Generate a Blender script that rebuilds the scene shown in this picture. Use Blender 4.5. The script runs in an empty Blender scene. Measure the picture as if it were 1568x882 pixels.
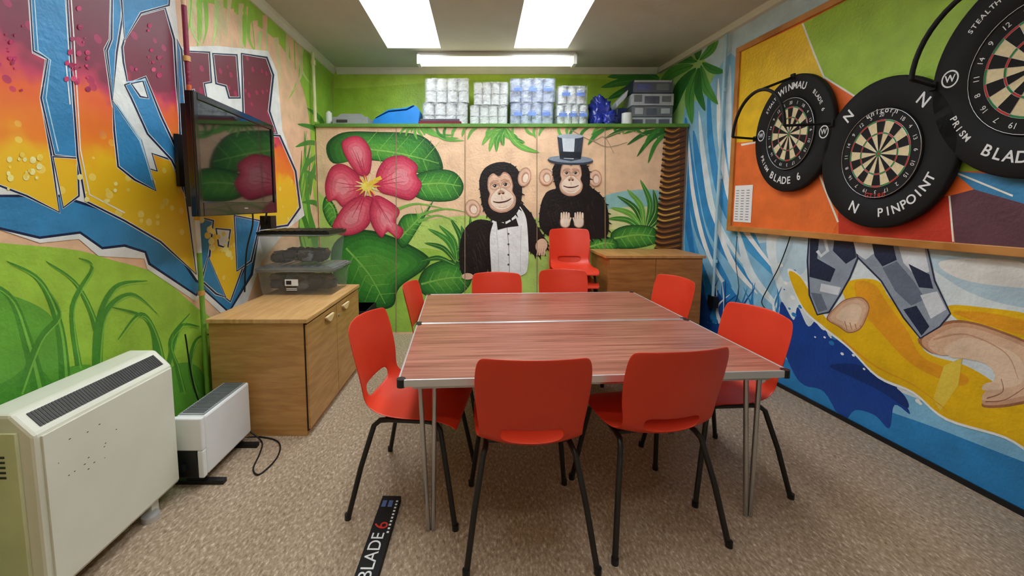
import bpy, bmesh, math, random
from math import sin, cos, pi, radians, sqrt
from mathutils import Vector, Matrix, noise
random.seed(4)
scene = bpy.context.scene
COL = scene.collection
# ------------------------------------------------------------------ camera
H = 1.45; PITCH = radians(5); F = 610.0; CX = 735.0; CY = 365.4; W0 = 1568.0
cam = bpy.data.cameras.new("camera"); camo = bpy.data.objects.new("camera", cam); COL.objects.link(camo)
camo.location = (0, 0, H); camo.rotation_euler = (radians(85), 0, 0)
cam.sensor_width = 36; cam.lens = F/W0*36; cam.shift_x = (784-CX)/W0; cam.shift_y = -(441-CY)/W0
cam.clip_start = 0.05
scene.camera = camo
scene.view_settings.view_transform = 'Standard'
scene.view_settings.look = 'None'
# room constants (metres)
XL = -1.77; YB = 4.95; YF = -1.2; ZC = 3.07; YK = 4.35; ZK = 2.30
def xr(y): return 2.733-0.1137*y
NR = Vector((-1, -0.1137, 0)).normalized(); DR = Vector((0.1137, -1, 0)).normalized()

# ------------------------------------------------------------------ materials
def lin(c): return c/12.92 if c <= 0.04045 else ((c+0.055)/1.055)**2.4
def hx(h, k=1.0):
    return tuple(min(1, lin(int(h[i:i+2], 16)/255)*k) for i in (0, 2, 4))+(1,)
MATS = {}
def base(name):
    m = bpy.data.materials.new(name); m.use_nodes = True
    nt = m.node_tree; return m, nt, nt.nodes["Principled BSDF"]
def N(nt, t, **kw):
    n = nt.nodes.new(t)
    for k, v in kw.items(): setattr(n, k, v)
    return n
def mat(name, h, rough=0.5, var=0.12, scale=6, bump=0.0, bscale=60, metal=0, emis=0, spec=0.4, stretch=None, coat=0):
    if name in MATS: return MATS[name]
    m, nt, b = base(name)
    tc = N(nt, 'ShaderNodeTexCoord'); mp = N(nt, 'ShaderNodeMapping')
    nt.links.new(tc.outputs['Object'], mp.inputs[0])
    if stretch: mp.inputs['Scale'].default_value = stretch
    no = N(nt, 'ShaderNodeTexNoise'); no.inputs['Scale'].default_value = scale; no.inputs['Detail'].default_value = 4
    nt.links.new(mp.outputs[0], no.inputs['Vector'])
    r = N(nt, 'ShaderNodeValToRGB')
    r.color_ramp.elements[0].position = 0.3; r.color_ramp.elements[1].position = 0.7
    r.color_ramp.elements[0].color = hx(h, 1-var); r.color_ramp.elements[1].color = hx(h, 1+var)
    nt.links.new(no.outputs[0], r.inputs[0]); nt.links.new(r.outputs[0], b.inputs['Base Color'])
    b.inputs['Roughness'].default_value = rough; b.inputs['Metallic'].default_value = metal
    b.inputs['Specular IOR Level'].default_value = spec
    if coat: b.inputs['Coat Weight'].default_value = coat
    if emis:
        b.inputs['Emission Color'].default_value = hx(h); b.inputs['Emission Strength'].default_value = emis
    if bump:
        n2 = N(nt, 'ShaderNodeTexNoise'); n2.inputs['Scale'].default_value = bscale; n2.inputs['Detail'].default_value = 3
        nt.links.new(tc.outputs['Object'], n2.inputs['Vector'])
        bp = N(nt, 'ShaderNodeBump'); bp.inputs['Strength'].default_value = bump; bp.inputs['Distance'].default_value = 0.01
        nt.links.new(n2.outputs[0], bp.inputs['Height']); nt.links.new(bp.outputs[0], b.inputs['Normal'])
    MATS[name] = m; return m
def paint(h): return mat("paint_"+h, h, rough=0.42, var=0.13, scale=7, bump=0.42, bscale=45, spec=0.4)
def clear(name, h, alpha, rough=0.1):
    if name in MATS: return MATS[name]
    m, nt, b = base(name)
    out = nt.nodes["Material Output"]; tr = N(nt, 'ShaderNodeBsdfTransparent'); mx = N(nt, 'ShaderNodeMixShader')
    no = N(nt, 'ShaderNodeTexNoise'); no.inputs['Scale'].default_value = 14
    mr = N(nt, 'ShaderNodeMapRange'); mr.inputs['To Min'].default_value = alpha*0.7; mr.inputs['To Max'].default_value = min(1, alpha*1.3)
    nt.links.new(no.outputs[0], mr.inputs[0]); nt.links.new(mr.outputs[0], mx.inputs[0])
    b.inputs['Base Color'].default_value = hx(h); b.inputs['Roughness'].default_value = rough
    nt.links.new(tr.outputs[0], mx.inputs[1]); nt.links.new(b.outputs[0], mx.inputs[2]); nt.links.new(mx.outputs[0], out.inputs[0])
    MATS[name] = m; return m
def wood(name, h1, h2, stretch, rough=0.4):
    if name in MATS: return MATS[name]
    m, nt, b = base(name)
    tc = N(nt, 'ShaderNodeTexCoord'); mp = N(nt, 'ShaderNodeMapping'); mp.inputs['Scale'].default_value = stretch
    nt.links.new(tc.outputs['Object'], mp.inputs[0])
    no = N(nt, 'ShaderNodeTexNoise'); no.inputs['Scale'].default_value = 1.6; no.inputs['Detail'].default_value = 8; no.inputs['Distortion'].default_value = 0.6
    nt.links.new(mp.outputs[0], no.inputs['Vector'])
    r = N(nt, 'ShaderNodeValToRGB'); r.color_ramp.elements[0].position = 0.36; r.color_ramp.elements[1].position = 0.64
    r.color_ramp.elements[0].color = hx(h1); r.color_ramp.elements[1].color = hx(h2)
    nt.links.new(no.outputs[0], r.inputs[0]); nt.links.new(r.outputs[0], b.inputs['Base Color'])
    b.inputs['Roughness'].default_value = rough
    MATS[name] = m; return m
def emit(name, h, s):
    if name in MATS: return MATS[name]
    m, nt, b = base(name); b.inputs['Base Color'].default_value = hx(h)
    b.inputs['Emission Color'].default_value = hx(h); b.inputs['Emission Strength'].default_value = s
    MATS[name] = m; return m
def graffiti_mat():
    m, nt, b = base("graffiti_fade_paint")
    g = N(nt, 'ShaderNodeNewGeometry'); sp = N(nt, 'ShaderNodeSeparateXYZ'); nt.links.new(g.outputs['Position'], sp.inputs[0])
    no = N(nt, 'ShaderNodeTexNoise'); no.inputs['Scale'].default_value = 6; nt.links.new(g.outputs['Position'], no.inputs['Vector'])
    ma = N(nt, 'ShaderNodeMath', operation='MULTIPLY_ADD'); ma.inputs[1].default_value = 0.34
    nt.links.new(no.outputs[0], ma.inputs[0]); nt.links.new(sp.outputs['Z'], ma.inputs[2])
    mr = N(nt, 'ShaderNodeMapRange'); mr.inputs['From Min'].default_value = 1.5; mr.inputs['From Max'].default_value = 2.8
    nt.links.new(ma.outputs[0], mr.inputs[0])
    r = N(nt, 'ShaderNodeValToRGB'); e = r.color_ramp.elements
    e[0].position = 0.0; e[0].color = hx("F4C82C"); e[1].position = 1.0; e[1].color = hx("6A2638")
    for p, c in ((0.23, "F6C022"), (0.31, "F48A28"), (0.47, "EC6430"), (0.525, "CE3A5C"), (0.57, "842842"), (0.75, "742438")):
        q = e.new(p); q.color = hx(c)
    nt.links.new(mr.outputs[0], r.inputs[0])
    vo = N(nt, 'ShaderNodeTexVoronoi'); vo.inputs['Scale'].default_value = 11; nt.links.new(g.outputs['Position'], vo.inputs['Vector'])
    sc = N(nt, 'ShaderNodeSeparateColor'); nt.links.new(vo.outputs['Color'], sc.inputs[0])
    mu = N(nt, 'ShaderNodeMath', operation='MULTIPLY'); mu.inputs[1].default_value = 0.36; nt.links.new(sc.outputs[0], mu.inputs[0])
    lt = N(nt, 'ShaderNodeMath', operation='LESS_THAN'); nt.links.new(vo.outputs['Distance'], lt.inputs[0]); nt.links.new(mu.outputs[0], lt.inputs[1])
    r2 = N(nt, 'ShaderNodeValToRGB'); e = r2.color_ramp.elements
    e[0].position = 0.0; e[0].color = hx("FBE27A"); e[1].position = 1; e[1].color = hx("A82058")
    for p, c in ((0.26, "FCD860"), (0.32, "F6A83C"), (0.42, "D83A62"), (0.50, "AC2458")):
        q = e.new(p); q.color = hx(c)
    nt.links.new(mr.outputs[0], r2.inputs[0])
    f = N(nt, 'ShaderNodeMath', operation='MULTIPLY'); f.inputs[1].default_value = 0.85; nt.links.new(lt.outputs[0], f.inputs[0])
    mx = N(nt, 'ShaderNodeMix', data_type='RGBA'); nt.links.new(f.outputs[0], mx.inputs[0])
    nt.links.new(r.outputs[0], mx.inputs[6]); nt.links.new(r2.outputs[0], mx.inputs[7]); nt.links.new(mx.outputs[2], b.inputs['Base Color'])
    b.inputs['Roughness'].default_value = 0.42
    return m
def floor_mat():
    m, nt, b = base("speckled_vinyl")
    tc = N(nt, 'ShaderNodeTexCoord')
    def streak(rot, sc, st):
        mp = N(nt, 'ShaderNodeMapping'); mp.inputs['Scale'].default_value = st; mp.inputs['Rotation'].default_value = (0, 0, rot)
        nt.links.new(tc.outputs['Object'], mp.inputs[0])
        no = N(nt, 'ShaderNodeTexNoise'); no.inputs['Scale'].default_value = sc; no.inputs['Detail'].default_value = 5; no.inputs['Roughness'].default_value = 0.7
        nt.links.new(mp.outputs[0], no.inputs['Vector']); return no
    a = streak(0.9, 70, (1, 0.55, 1)); c = streak(-0.7, 90, (1, 0.5, 1))
    ad = N(nt, 'ShaderNodeMath', operation='ADD'); nt.links.new(a.outputs[0], ad.inputs[0]); nt.links.new(c.outputs[0], ad.inputs[1])
    ml = N(nt, 'ShaderNodeMath', operation='MULTIPLY'); ml.inputs[1].default_value = 0.5; nt.links.new(ad.outputs[0], ml.inputs[0])
    r = N(nt, 'ShaderNodeValToRGB'); e = r.color_ramp.elements
    e[0].position = 0.37; e[0].color = hx("7E6852"); e[1].position = 0.63; e[1].color = hx("E8DCC6")
    q = e.new(0.46); q.color = hx("A48D76"); q = e.new(0.54); q.color = hx("B8A38C")
    nt.links.new(ml.outputs[0], r.inputs[0])
    n2 = N(nt, 'ShaderNodeTexNoise'); n2.inputs['Scale'].default_value = 1.3; nt.links.new(tc.outputs['Object'], n2.inputs['Vector'])
    r2 = N(nt, 'ShaderNodeValToRGB'); r2.color_ramp.elements[0].color = (0.75, 0.70, 0.64, 1); r2.color_ramp.elements[1].color = (1, 1, 1, 1)
    nt.links.new(n2.outputs[0], r2.inputs[0])
    mx = N(nt, 'ShaderNodeMix', data_type='RGBA', blend_type='MULTIPLY'); mx.inputs[0].default_value = 0.6
    nt.links.new(r.outputs[0], mx.inputs[6]); nt.links.new(r2.outputs[0], mx.inputs[7]); nt.links.new(mx.outputs[2], b.inputs['Base Color'])
    b.inputs['Roughness'].default_value = 0.36; b.inputs['Specular IOR Level'].default_value = 0.35
    return m
GRAF = graffiti_mat()
black = mat("black_plastic", "17171A", 0.35); white = mat("white_plastic", "E9E8E0", 0.4, var=0.04)
steel = mat("chrome_tube", "B9B9BC", 0.22, metal=0.9, var=0.05); alu = mat("aluminium_trim", "D5D5D8", 0.3, metal=0.6, var=0.05)
oak = wood("oak_veneer", "B27F46", "C8965A", (3, 3, 22)); oak2 = wood("oak_veneer_top", "C2925A", "D8AA70", (22, 3, 3))

# ------------------------------------------------------------------ mesh builder
class MB:
    def __init__(s): s.v = []; s.f = []; s.m = []; s.mats = []; s.sm = []
    def mi(s, m):
        if m not in s.mats: s.mats.append(m)
        return s.mats.index(m)
    def add(s, vs, fs, m, smooth=False):
        o = len(s.v); s.v += [tuple(q) for q in vs]; i = s.mi(m)
        for f in fs: s.f.append([o+k for k in f]); s.m.append(i); s.sm.append(smooth)
    def box(s, a, b, m, M=None):
        x0, y0, z0 = a; x1, y1, z1 = b
        vs = [(x0,y0,z0),(x1,y0,z0),(x1,y1,z0),(x0,y1,z0),(x0,y0,z1),(x1,y0,z1),(x1,y1,z1),(x0,y1,z1)]
        if M: vs = [M @ Vector(q) for q in vs]
        s.add(vs, [(0,3,2,1),(4,5,6,7),(0,1,5,4),(1,2,6,5),(2,3,7,6),(3,0,4,7)], m)
    def prism(s, prof, y0, y1, m, axis='y', M=None):
        n = len(prof)
        if axis == 'y': g = lambda p, t: (p[0], t, p[1])
        elif axis == 'z': g = lambda p, t: (p[0], p[1], t)
        else: g = lambda p, t: (t, p[0], p[1])
        vs = [g(p, y0) for p in prof]+[g(p, y1) for p in prof]
        if M: vs = [M @ Vector(q) for q in vs]
        s.add(vs, [list(range(n))[::-1], list(range(n, 2*n))]+[(i, (i+1) % n, n+(i+1) % n, n+i) for i in range(n)], m)
    def tube(s, pts, r, m, n=10, cap=True):
        pts = [Vector(p) for p in pts]; rings = []; up = None
        for i, p in enumerate(pts):
            d = (pts[min(i+1, len(pts)-1)]-pts[max(i-1, 0)]).normalized()
            if up is None: up = Vector((0, 0, 1)) if abs(d.z) < 0.9 else Vector((1, 0, 0))
            a = (up-d*up.dot(d)).normalized(); up = a; b = d.cross(a)
            rr = r[i] if isinstance(r, (list, tuple)) else r
            rings.append([p+a*rr*cos(2*pi*k/n)+b*rr*sin(2*pi*k/n) for k in range(n)])
        vs = [q for R in rings for q in R]; fs = []
        for i in range(len(pts)-1):
            for k in range(n): fs.append((i*n+k, i*n+(k+1) % n, (i+1)*n+(k+1) % n, (i+1)*n+k))
        s.add(vs, fs, m, True)
        if cap: s.add(rings[0], [list(range(n))[::-1]], m); s.add(rings[-1], [list(range(n))], m)
    def cyl(s, c, r, h, m, n=24, axis='z'):
        c = Vector(c); d = {'x': Vector((1,0,0)), 'y': Vector((0,1,0)), 'z': Vector((0,0,1))}[axis]
        s.tube([c-d*h/2, c+d*h/2], r, m, n)
    def ring(s, r0, r1, z, m, n=64, a0=0, a1=2*pi):
        vs = []; k = n
        for i in range(k+1):
            a = a0+(a1-a0)*i/k
            vs += [(r0*sin(a), r0*cos(a), z), (r1*sin(a), r1*cos(a), z)]
        s.add(vs, [(2*i, 2*i+1, 2*i+3, 2*i+2)[::-1] for i in range(k)], m)
    def blob(s, c, r, m, seed=0, amp=0.18, nu=20, nv=12, fq=3.0, flat=None):
        vs = []; fs = []
        for j in range(nv+1):
            th = pi*j/nv
            for i in range(nu):
                ph = 2*pi*i/nu; d = Vector((sin(th)*cos(ph), sin(th)*sin(ph), cos(th)))
                k = 1+amp*noise.noise(d*fq+Vector((seed*7.3, 0, 0)))*2
                d = Vector([math.copysign(abs(q)**0.65, q) for q in d])
                p = Vector((c[0]+r[0]*d.x*k, c[1]+r[1]*d.y*k, c[2]+r[2]*d.z*k))
                if flat is not None: p.z = max(p.z, flat)
                vs.append(p)
        for j in range(nv):
            for i in range(nu): fs.append((j*nu+i, (j+1)*nu+i, (j+1)*nu+(i+1) % nu, j*nu+(i+1) % nu))
        s.add(vs, fs, m, True)
    def obj(s, name, parent=None, bevel=0, M=None, recalc=True):
        me = bpy.data.meshes.new(name); me.from_pydata(s.v, [], s.f)
        for m in s.mats: me.materials.append(m)
        for p, i, q in zip(me.polygons, s.m, s.sm): p.material_index = i; p.use_smooth = q
        if recalc:
            bm = bmesh.new(); bm.from_mesh(me); bmesh.ops.recalc_face_normals(bm, faces=bm.faces); bm.to_mesh(me); bm.free()
        o = bpy.data.objects.new(name, me); COL.objects.link(o)
        if M is not None: o.matrix_world = M
        if parent: o.parent = parent
        if bevel:
            b = o.modifiers.new("bevel", 'BEVEL'); b.width = bevel; b.segments = 2; b.limit_method = 'ANGLE'
        return o
def empty(name, M=None):
    o = bpy.data.objects.new(name, None); COL.objects.link(o); o.empty_display_size = 0.1
    if M is not None: o.matrix_world = M
    return o
def TR(x, y, z=0, rz=0, s=1.0): return Matrix.Translation((x, y, z)) @ Matrix.Rotation(rz, 4, 'Z') @ Matrix.Scale(s, 4)
def catmull(pts, closed=True, sub=5):
    n = len(pts); out = []
    rng = range(n) if closed else range(n-1)
    for i in rng:
        g = (lambda k: pts[k % n]) if closed else (lambda k: pts[max(0, min(n-1, k))])
        p0, p1, p2, p3 = g(i-1), g(i), g(i+1), g(i+2)
        for j in range(sub):
            t = j/sub
            out.append(tuple(0.5*((2*b)+(-a+c)*t+(2*a-5*b+4*c-d)*t*t+(-a+3*b-3*c+d)*t**3) for a, b, c, d in zip(p0, p1, p2, p3)))
    if not closed: out.append(tuple(pts[-1]))
    return out
def text(s, size, M, m, parent=None, name="lettering", bold=0.0):
    cu = bpy.data.curves.new(name, 'FONT'); cu.body = s; cu.size = size; cu.align_x = 'CENTER'; cu.align_y = 'CENTER'; cu.extrude = 0.0004; cu.offset = bold
    o = bpy.data.objects.new(name, cu); COL.objects.link(o); cu.materials.append(m)
    if parent: o.parent = parent
    o.matrix_local = M
    return o

# ------------------------------------------------------------------ wall rectification: photo survey -> metres on each wall
def ray(u, v):
    dx = (u-CX)/F; dz = (CY-v)/F; c, s = cos(PITCH), sin(PITCH)
    return dx, c+s*dz, -s+c*dz
def cl(a, lo, hi): return max(lo, min(hi, a))
def on_left(u, v, o):
    d = ray(u, v); t = XL/min(d[0], -0.05); return (XL+o, cl(d[1]*t, 0.2, YK-0.01 if H+d[2]*t < ZK else YB-0.01), cl(H+d[2]*t, 0.005, ZC-0.005))
def on_right(u, v, o):
    d = ray(u, v); t = 2.733/(d[0]+0.1137*d[1]); z = cl(H+d[2]*t, 0.03, ZC-0.005); y = cl(d[1]*t, 0.6, YK-0.005 if z < ZK else YB-0.01)
    return (xr(y)+NR.x*o, y+NR.y*o, z)
def on_locker(u, v, o):
    d = ray(u, v); t = YK/d[1]; return (cl(d[0]*t, XL+0.02, xr(YK)-0.03), YK-o, cl(H+d[2]*t, 0.02, ZK-0.04))
def on_back(u, v, o):
    d = ray(u, v); t = YB/d[1]; return (cl(d[0]*t, XL+0.01, xr(YB)-0.01), YB-o, cl(H+d[2]*t, ZK, ZC-0.01))
class Mural:
    """flat paint: each colour is a hair-thin coat over the previous one"""
    def __init__(s, f, off=0.0006): s.f = f; s.items = []; s.off = off
    def add(s, pts, m, smooth=True, sub=5):
        if isinstance(m, str): m = paint(m)
        s.items.append(([catmull(pts, True, sub) if smooth else pts], m))
    def ell(s, u, v, a, b, m, rot=0):
        s.add([(u+a*cos(t)*cos(rot)-b*sin(t)*sin(rot), v+a*cos(t)*sin(rot)+b*sin(t)*cos(rot)) for t in [2*pi*k/20 for k in range(20)]], m, False)
    def shade(s, pts, cols, fs):
        cu = sum(p[0] for p in pts)/len(pts); cv = sum(p[1] for p in pts)/len(pts)
        for c, f in zip(cols, fs): s.add([(cu+(p[0]-cu)*f, cv+(p[1]-cv)*f) for p in pts], c)
    def stroke(s, pts, w0, w1, m, wm=None, closed=False, smooth=True):
        if isinstance(m, str): m = paint(m)
        P = catmull(pts, closed, 6) if smooth else list(pts)
        if closed: P = P+[P[0]]
        n = len(P); L = []; R = []
        for i, p in enumerate(P):
            a = P[max(0, i-1)]; b = P[min(n-1, i+1)]
            if closed and i in (0, n-1): a = P[-2]; b = P[1]
            if not smooth and 0 < i < n-1 or (closed and not smooth):
                v1 = Vector((p[0]-a[0], p[1]-a[1])); v2 = Vector((b[0]-p[0], b[1]-p[1]))
                if v1.length > 0 and v2.length > 0:
                    tt = v1.normalized()+v2.normalized()
                    if tt.length > 0.2: b = (p[0]+tt.x, p[1]+tt.y); a = p
            dx, dy = b[0]-a[0], b[1]-a[1]; l = sqrt(dx*dx+dy*dy) or 1; t = i/(n-1)
            w = w0+(w1-w0)*t if wm is None else ((1-t)*(1-t)*w0+2*t*(1-t)*wm*2+t*t*w1)
            L.append((p[0]-dy/l*w/2, p[1]+dx/l*w/2)); R.append((p[0]+dy/l*w/2, p[1]-dx/l*w/2))
        s.items.append(([[L[i], R[i], R[i+1], L[i+1]] for i in range(n-1)], m))
    def leafy(s, a, b, w, m, vein=None, bend=0.15):
        dx, dy = b[0]-a[0], b[1]-a[1]; mid = ((a[0]+b[0])/2-dy*bend, (a[1]+b[1])/2+dx*bend)
        s.stroke([a, mid, b], 1, 0.5, m, wm=w)
        if vein: s.stroke([a, mid, b], 1.2, 0.3, vein)
    def build(s, mb):
        for i, (polys, m) in enumerate(s.items):
            for p in polys:
                q = []
                for c in [s.f(u, v, s.off+0.00002*i) for u, v in p]:
                    if not q or (Vector(c)-Vector(q[-1])).length > 1e-5: q.append(c)
                if len(q) > 2: mb.add(q, [list(range(len(q)))], m)

# ------------------------------------------------------------------ room shell
mb = MB(); mb.box((-2.6, YF-0.1, -0.08), (3.2, YB+0.1, 0), floor_mat()); mb.obj("floor")
WL = MB(); WL.box((XL-0.1, YF-0.1, 0), (XL, YB+0.1, ZC), paint("F0C39C"))
WB = MB(); WB.box((XL, YB, 0), (xr(YB)+0.1, YB+0.1, ZC), paint("A2C83C"))
WR = MB(); WR.prism([(xr(YF), YF), (xr(YB), YB), (xr(YB)+0.12, YB), (xr(YF)+0.12, YF)], 0, ZC, paint("C4DBE6"), 'z')
mb = MB(); mb.box((XL, YF-0.1, 0), (xr(YF)+0.1, YF, ZC), paint("E3E4D6")); mb.obj("wall_front")
ceilm = mat("ceiling_paint", "CBCBC1", 0.6, 0.04, 3, bump=0.2, bscale=30)
well = mat("skylight_well_paint", "F2F5F6", 0.6, 0.02)
mb = MB()
SK = [(-0.965, -0.41), (0.355, 0.915)]; SY0, SY1 = 0.9, 4.32
xs = [XL-0.1, SK[0][0], SK[0][1], SK[1][0], SK[1][1], 2.95]
mb.box((xs[0], YF-0.1, ZC), (xs[5], SY0, ZC+0.05), ceilm); mb.box((xs[0], SY1, ZC), (xs[5], YB+0.1, ZC+0.05), ceilm)
for a, b in ((0, 1), (2, 3), (4, 5)): mb.box((xs[a], SY0, ZC), (xs[b], SY1, ZC+0.05), ceilm)
mb.obj("ceiling")
sky = emit("skylight_glazing", "EFF8FF", 8.0)
for i, (a, b) in enumerate(SK):
    mb = MB(); t = 0.03; h = ZC+0.20; q = ZC+0.0505
    mb.box((a-t, SY0-t, q), (a, SY1+t, h), well); mb.box((b, SY0-t, q), (b+t, SY1+t, h), well)
    mb.box((a, SY0-t, q), (b, SY0, h), well); mb.box((a, SY1, q), (b, SY1+t, h), well)
    mb.box((a-t, SY0-t, h+0.0005), (b+t, SY1+t, h+0.02), sky)
    mb.obj("window_%d" % (i+1))
crm = mat("white_trim_paint", "E4E2D4", 0.5, 0.04)
mb = MB(); mb.prism([(XL, ZC-0.07), (XL, ZC), (XL+0.05, ZC), (XL+0.04, ZC-0.03), (XL+0.015, ZC-0.07)], YF, YB, crm); mb.obj("trim_1")
mb = MB(); mb.prism([(YB, ZC-0.07), (YB, ZC), (YB-0.05, ZC), (YB-0.04, ZC-0.03), (YB-0.015, ZC-0.07)], XL+0.05, xr(YB)-0.05, crm, 'x'); mb.obj("trim_2")
mb = MB()
mb.prism([(xr(YF), YF), (xr(YB), YB), (xr(YB)-0.045, YB), (xr(YF)-0.045, YF)], ZC-0.06, ZC, crm, 'z'); mb.obj("trim_3")
mb = MB(); mb.prism([(xr(YF), YF), (xr(YK), YK), (xr(YK)-0.012, YK), (xr(YF)-0.012, YF)], 0, 0.03, black, 'z'); mb.obj("baseboard_right")
dfm = mat("door_frame_paint", "6A6155", 0.5)
mb = MB(); mb.box((1.985, 1.26, 0), (2.04, 1.34, ZC), dfm); mb.box((2.04, 1.28, 0), (xr(1.34)-0.002, 1.32, ZC), dfm); mb.box((1.975, 1.27, 0), (1.985, 1.33, ZC), dfm); mb.obj("door_1", bevel=0.004)

# ------------------------------------------------------------------ left wall mural
L = Mural(on_left)
L.add([(250,-60),(420,-60),(500,60),(520,200),(500,330),(480,300),(470,160),(430,70),(360,20),(290,-10)], "A0CA46")
L.add([(-200,352),(0,372),(110,382),(170,398),(240,420),(300,470),(345,500),(380,520),(470,430),(497,300),(510,400),(500,900),(100,1200),(-300,1200)], "A5CE48")
for k in range(40):
    u = 290+random.random()*190; v = -5+(u-330)*0.5+random.random()*40
    L.stroke([(u, v-20), (u-6+random.random()*12, v+30), (u-14+random.random()*28, v+60)], 8, 0.5, random.choice(["C6DE8A", "98CB48", "E0CF9A", "F0C39C"]))
for k in range(16):
    u0 = 488-random.random()*14; v0 = 360+random.random()*60
    L.stroke([(u0, v0), (u0-12-random.random()*10, v0-70), (u0-8+random.random()*20-10, v0-120-random.random()*60)], 9, 0.5, random.choice(["4F9A36", "3B8230", "8CC34A"]))
for a, b in (((498,215),(455,190)),((498,225),(452,225)),((498,235),(460,270)),((498,240),(475,300)),((498,210),(470,165)),((496,300),(466,260)),((496,320),(462,310))):
    L.leafy(a, b, 7, "4B9038")
L.add([(-200,430),(-40,440),(60,470),(100,520),(95,560),(140,560),(190,600),(230,560),(245,600),(265,560),(300,560),(320,600),(330,700),(200,900),(-250,1200)], "69AC3E")
L.add([(-200,560),(-20,590),(50,560),(100,600),(150,560),(170,620),(100,700),(-250,900)], "559A36")
for pts, w in (([(60,600),(40,520),(10,450),(-60,420)],26), ([(100,600),(90,500),(60,430),(10,400)],20), ([(140,600),(150,520),(120,440),(70,400)],16),
               ([(150,600),(150,500),(175,440),(225,430)],18), ([(150,560),(160,480),(200,450),(240,480)],12), ([(120,560),(110,470),(140,410),(120,395)],10),
               ([(235,620),(240,550),(225,490),(170,470)],16), ([(250,620),(260,550),(275,500),(305,500)],13), ([(255,600),(240,520),(215,480),(180,520)],12),
               ([(280,600),(270,560),(260,520),(290,480)],10), ([(300,600),(290,560),(300,520),(330,510)],9), ([(30,600),(60,520),(90,480),(70,440)],14)):
    L.stroke(pts, w, 1, "4F9234")
    L.stroke([(p[0]+3, p[1]+4) for p in pts], w*0.25, 0.5, "82C04C")
WHT = "EBEAE4"; BLU = "3A88BA"; NAV = "18254A"; BL2 = "2F78AE"
L.add([(-200,330),(0,352),(60,372),(120,366),(150,392),(220,396),(225,412),(300,462),(306,450),(345,486),(372,480),(400,400),(440,350),(466,330),(450,250),(432,200),(424,110),(410,78),(330,70),(274,72),(262,-60),(-200,-200)], WHT, False)
BB = [(-200,270),(0,300),(90,300),(185,330),(225,355),(260,372),(300,430),(350,455),(380,400),(390,350),(440,300),(452,330),(395,355),(385,420),(350,478),(308,440),(300,452),(228,404),(222,386),(190,376),(156,380),(122,356),(60,364),(0,350),(-200,335)]
L.add(BB, BLU, False); L.stroke(BB, 4, 4, NAV, closed=True, smooth=False)
LET = [
 ([(-200,-200),(35,-120),(50,80),(70,90),(62,150),(78,240),(90,325),(40,300),(0,285),(-200,220)], GRAF),
 ([(38,-120),(92,-120),(105,60),(112,160),(120,242),(82,238),(62,150),(72,90),(50,78)], BLU),
 ([(80,240),(118,242),(120,300),(96,318)], GRAF),
 ([(95,-120),(172,-120),(168,60),(160,75),(172,160),(200,250),(240,262),(232,235),(262,245),(284,300),(300,420),(245,370),(190,338),(130,308),(118,240),(108,100)], GRAF),
 ([(172,-100),(190,-100),(186,30),(178,80),(172,150),(163,78),(170,60)], BLU),
 ([(172,155),(215,215),(238,292),(205,275),(180,255),(174,200)], BLU),
 ([(186,72),(200,26),(252,12),(266,60),(270,130),(280,240),(262,243),(245,175),(222,118),(196,135),(188,95)], GRAF),
 ([(190,130),(222,118),(246,178),(280,250),(288,300),(262,245),(225,205),(200,150)], BLU),
 ([(185,0),(215,-60),(262,-60),(258,8),(215,20),(190,62)], BLU),
 ([(200,128),(218,124),(226,150),(214,148)], WHT),
 ([(278,78),(320,80),(323,126),(312,128),(316,150),(298,150),(296,138),(288,140)], GRAF),
 ([(325,82),(362,84),(367,150),(350,150),(345,132),(330,128)], GRAF),
 ([(369,82),(408,88),(418,115),(412,170),(424,205),(395,200),(372,180)], GRAF),
 ([(284,150),(300,160),(396,205),(428,208),(452,262),(459,318),(440,345),(392,352),(352,462),(312,430),(300,330),(287,220)], GRAF),
 ([(270,60),(277,76),(290,240),(296,320),(284,300),(276,240)], BL2),
 ([(302,332),(326,338),(320,392),(306,428)], BLU),
 ([(318,392),(345,455),(330,450),(308,430)], BLU),
 ([(358,330),(398,338),(384,400),(362,415)], BLU),
 ([(330,350),(352,352),(348,380),(334,376)], WHT),
]
for pts, m in LET:
    L.add(pts, m, False)
    L.stroke(pts, 5.0, 5.0, WHT, closed=True, smooth=False)
    L.stroke(pts, 3.0, 3.0, NAV, closed=True, smooth=False)
for pts in ([(44,-100),(57,78),(76,92),(69,150),(88,232)], [(178,160),(214,214),(232,276)], [(192,126),(222,122)], [(188,-40),(216,-50)]):
    L.stroke(pts, 2.2, 2.2, "A9D3E8", smooth=False)
for pts in ([(102,-80),(112,60),(122,230),(136,298),(190,326)], [(100,100),(106,160)]):
    L.stroke(pts, 2.0, 2.0, WHT, smooth=False)
for k in range(50):
    u = random.choice([random.uniform(5, 60), random.uniform(120, 260), random.uniform(300, 350)]); v = random.uniform(235, 290) if u < 70 else random.uniform(270, 310)+max(0, u-180)*0.5
    r = random.uniform(1.5, 5); L.ell(u, v, r, r*1.1, random.choice(["FBE58A", "F8D65A", "FDEB9C"]))
for k in range(60):
    u = random.choice([random.gauss(110, 14), random.gauss(20, 16), random.gauss(235, 12), random.gauss(125, 10)]); v = random.gauss(75 if u < 180 else 95, 26)
    if 40 < u < 100 or 160 < u < 200: continue
    r = random.uniform(1, 4.5); L.ell(u, v, r, r, random.choice(["B8245C", "9E2452", "D84470", "C62E66"]))
L.build(WL); WL.obj("wall_left", recalc=False)

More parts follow.
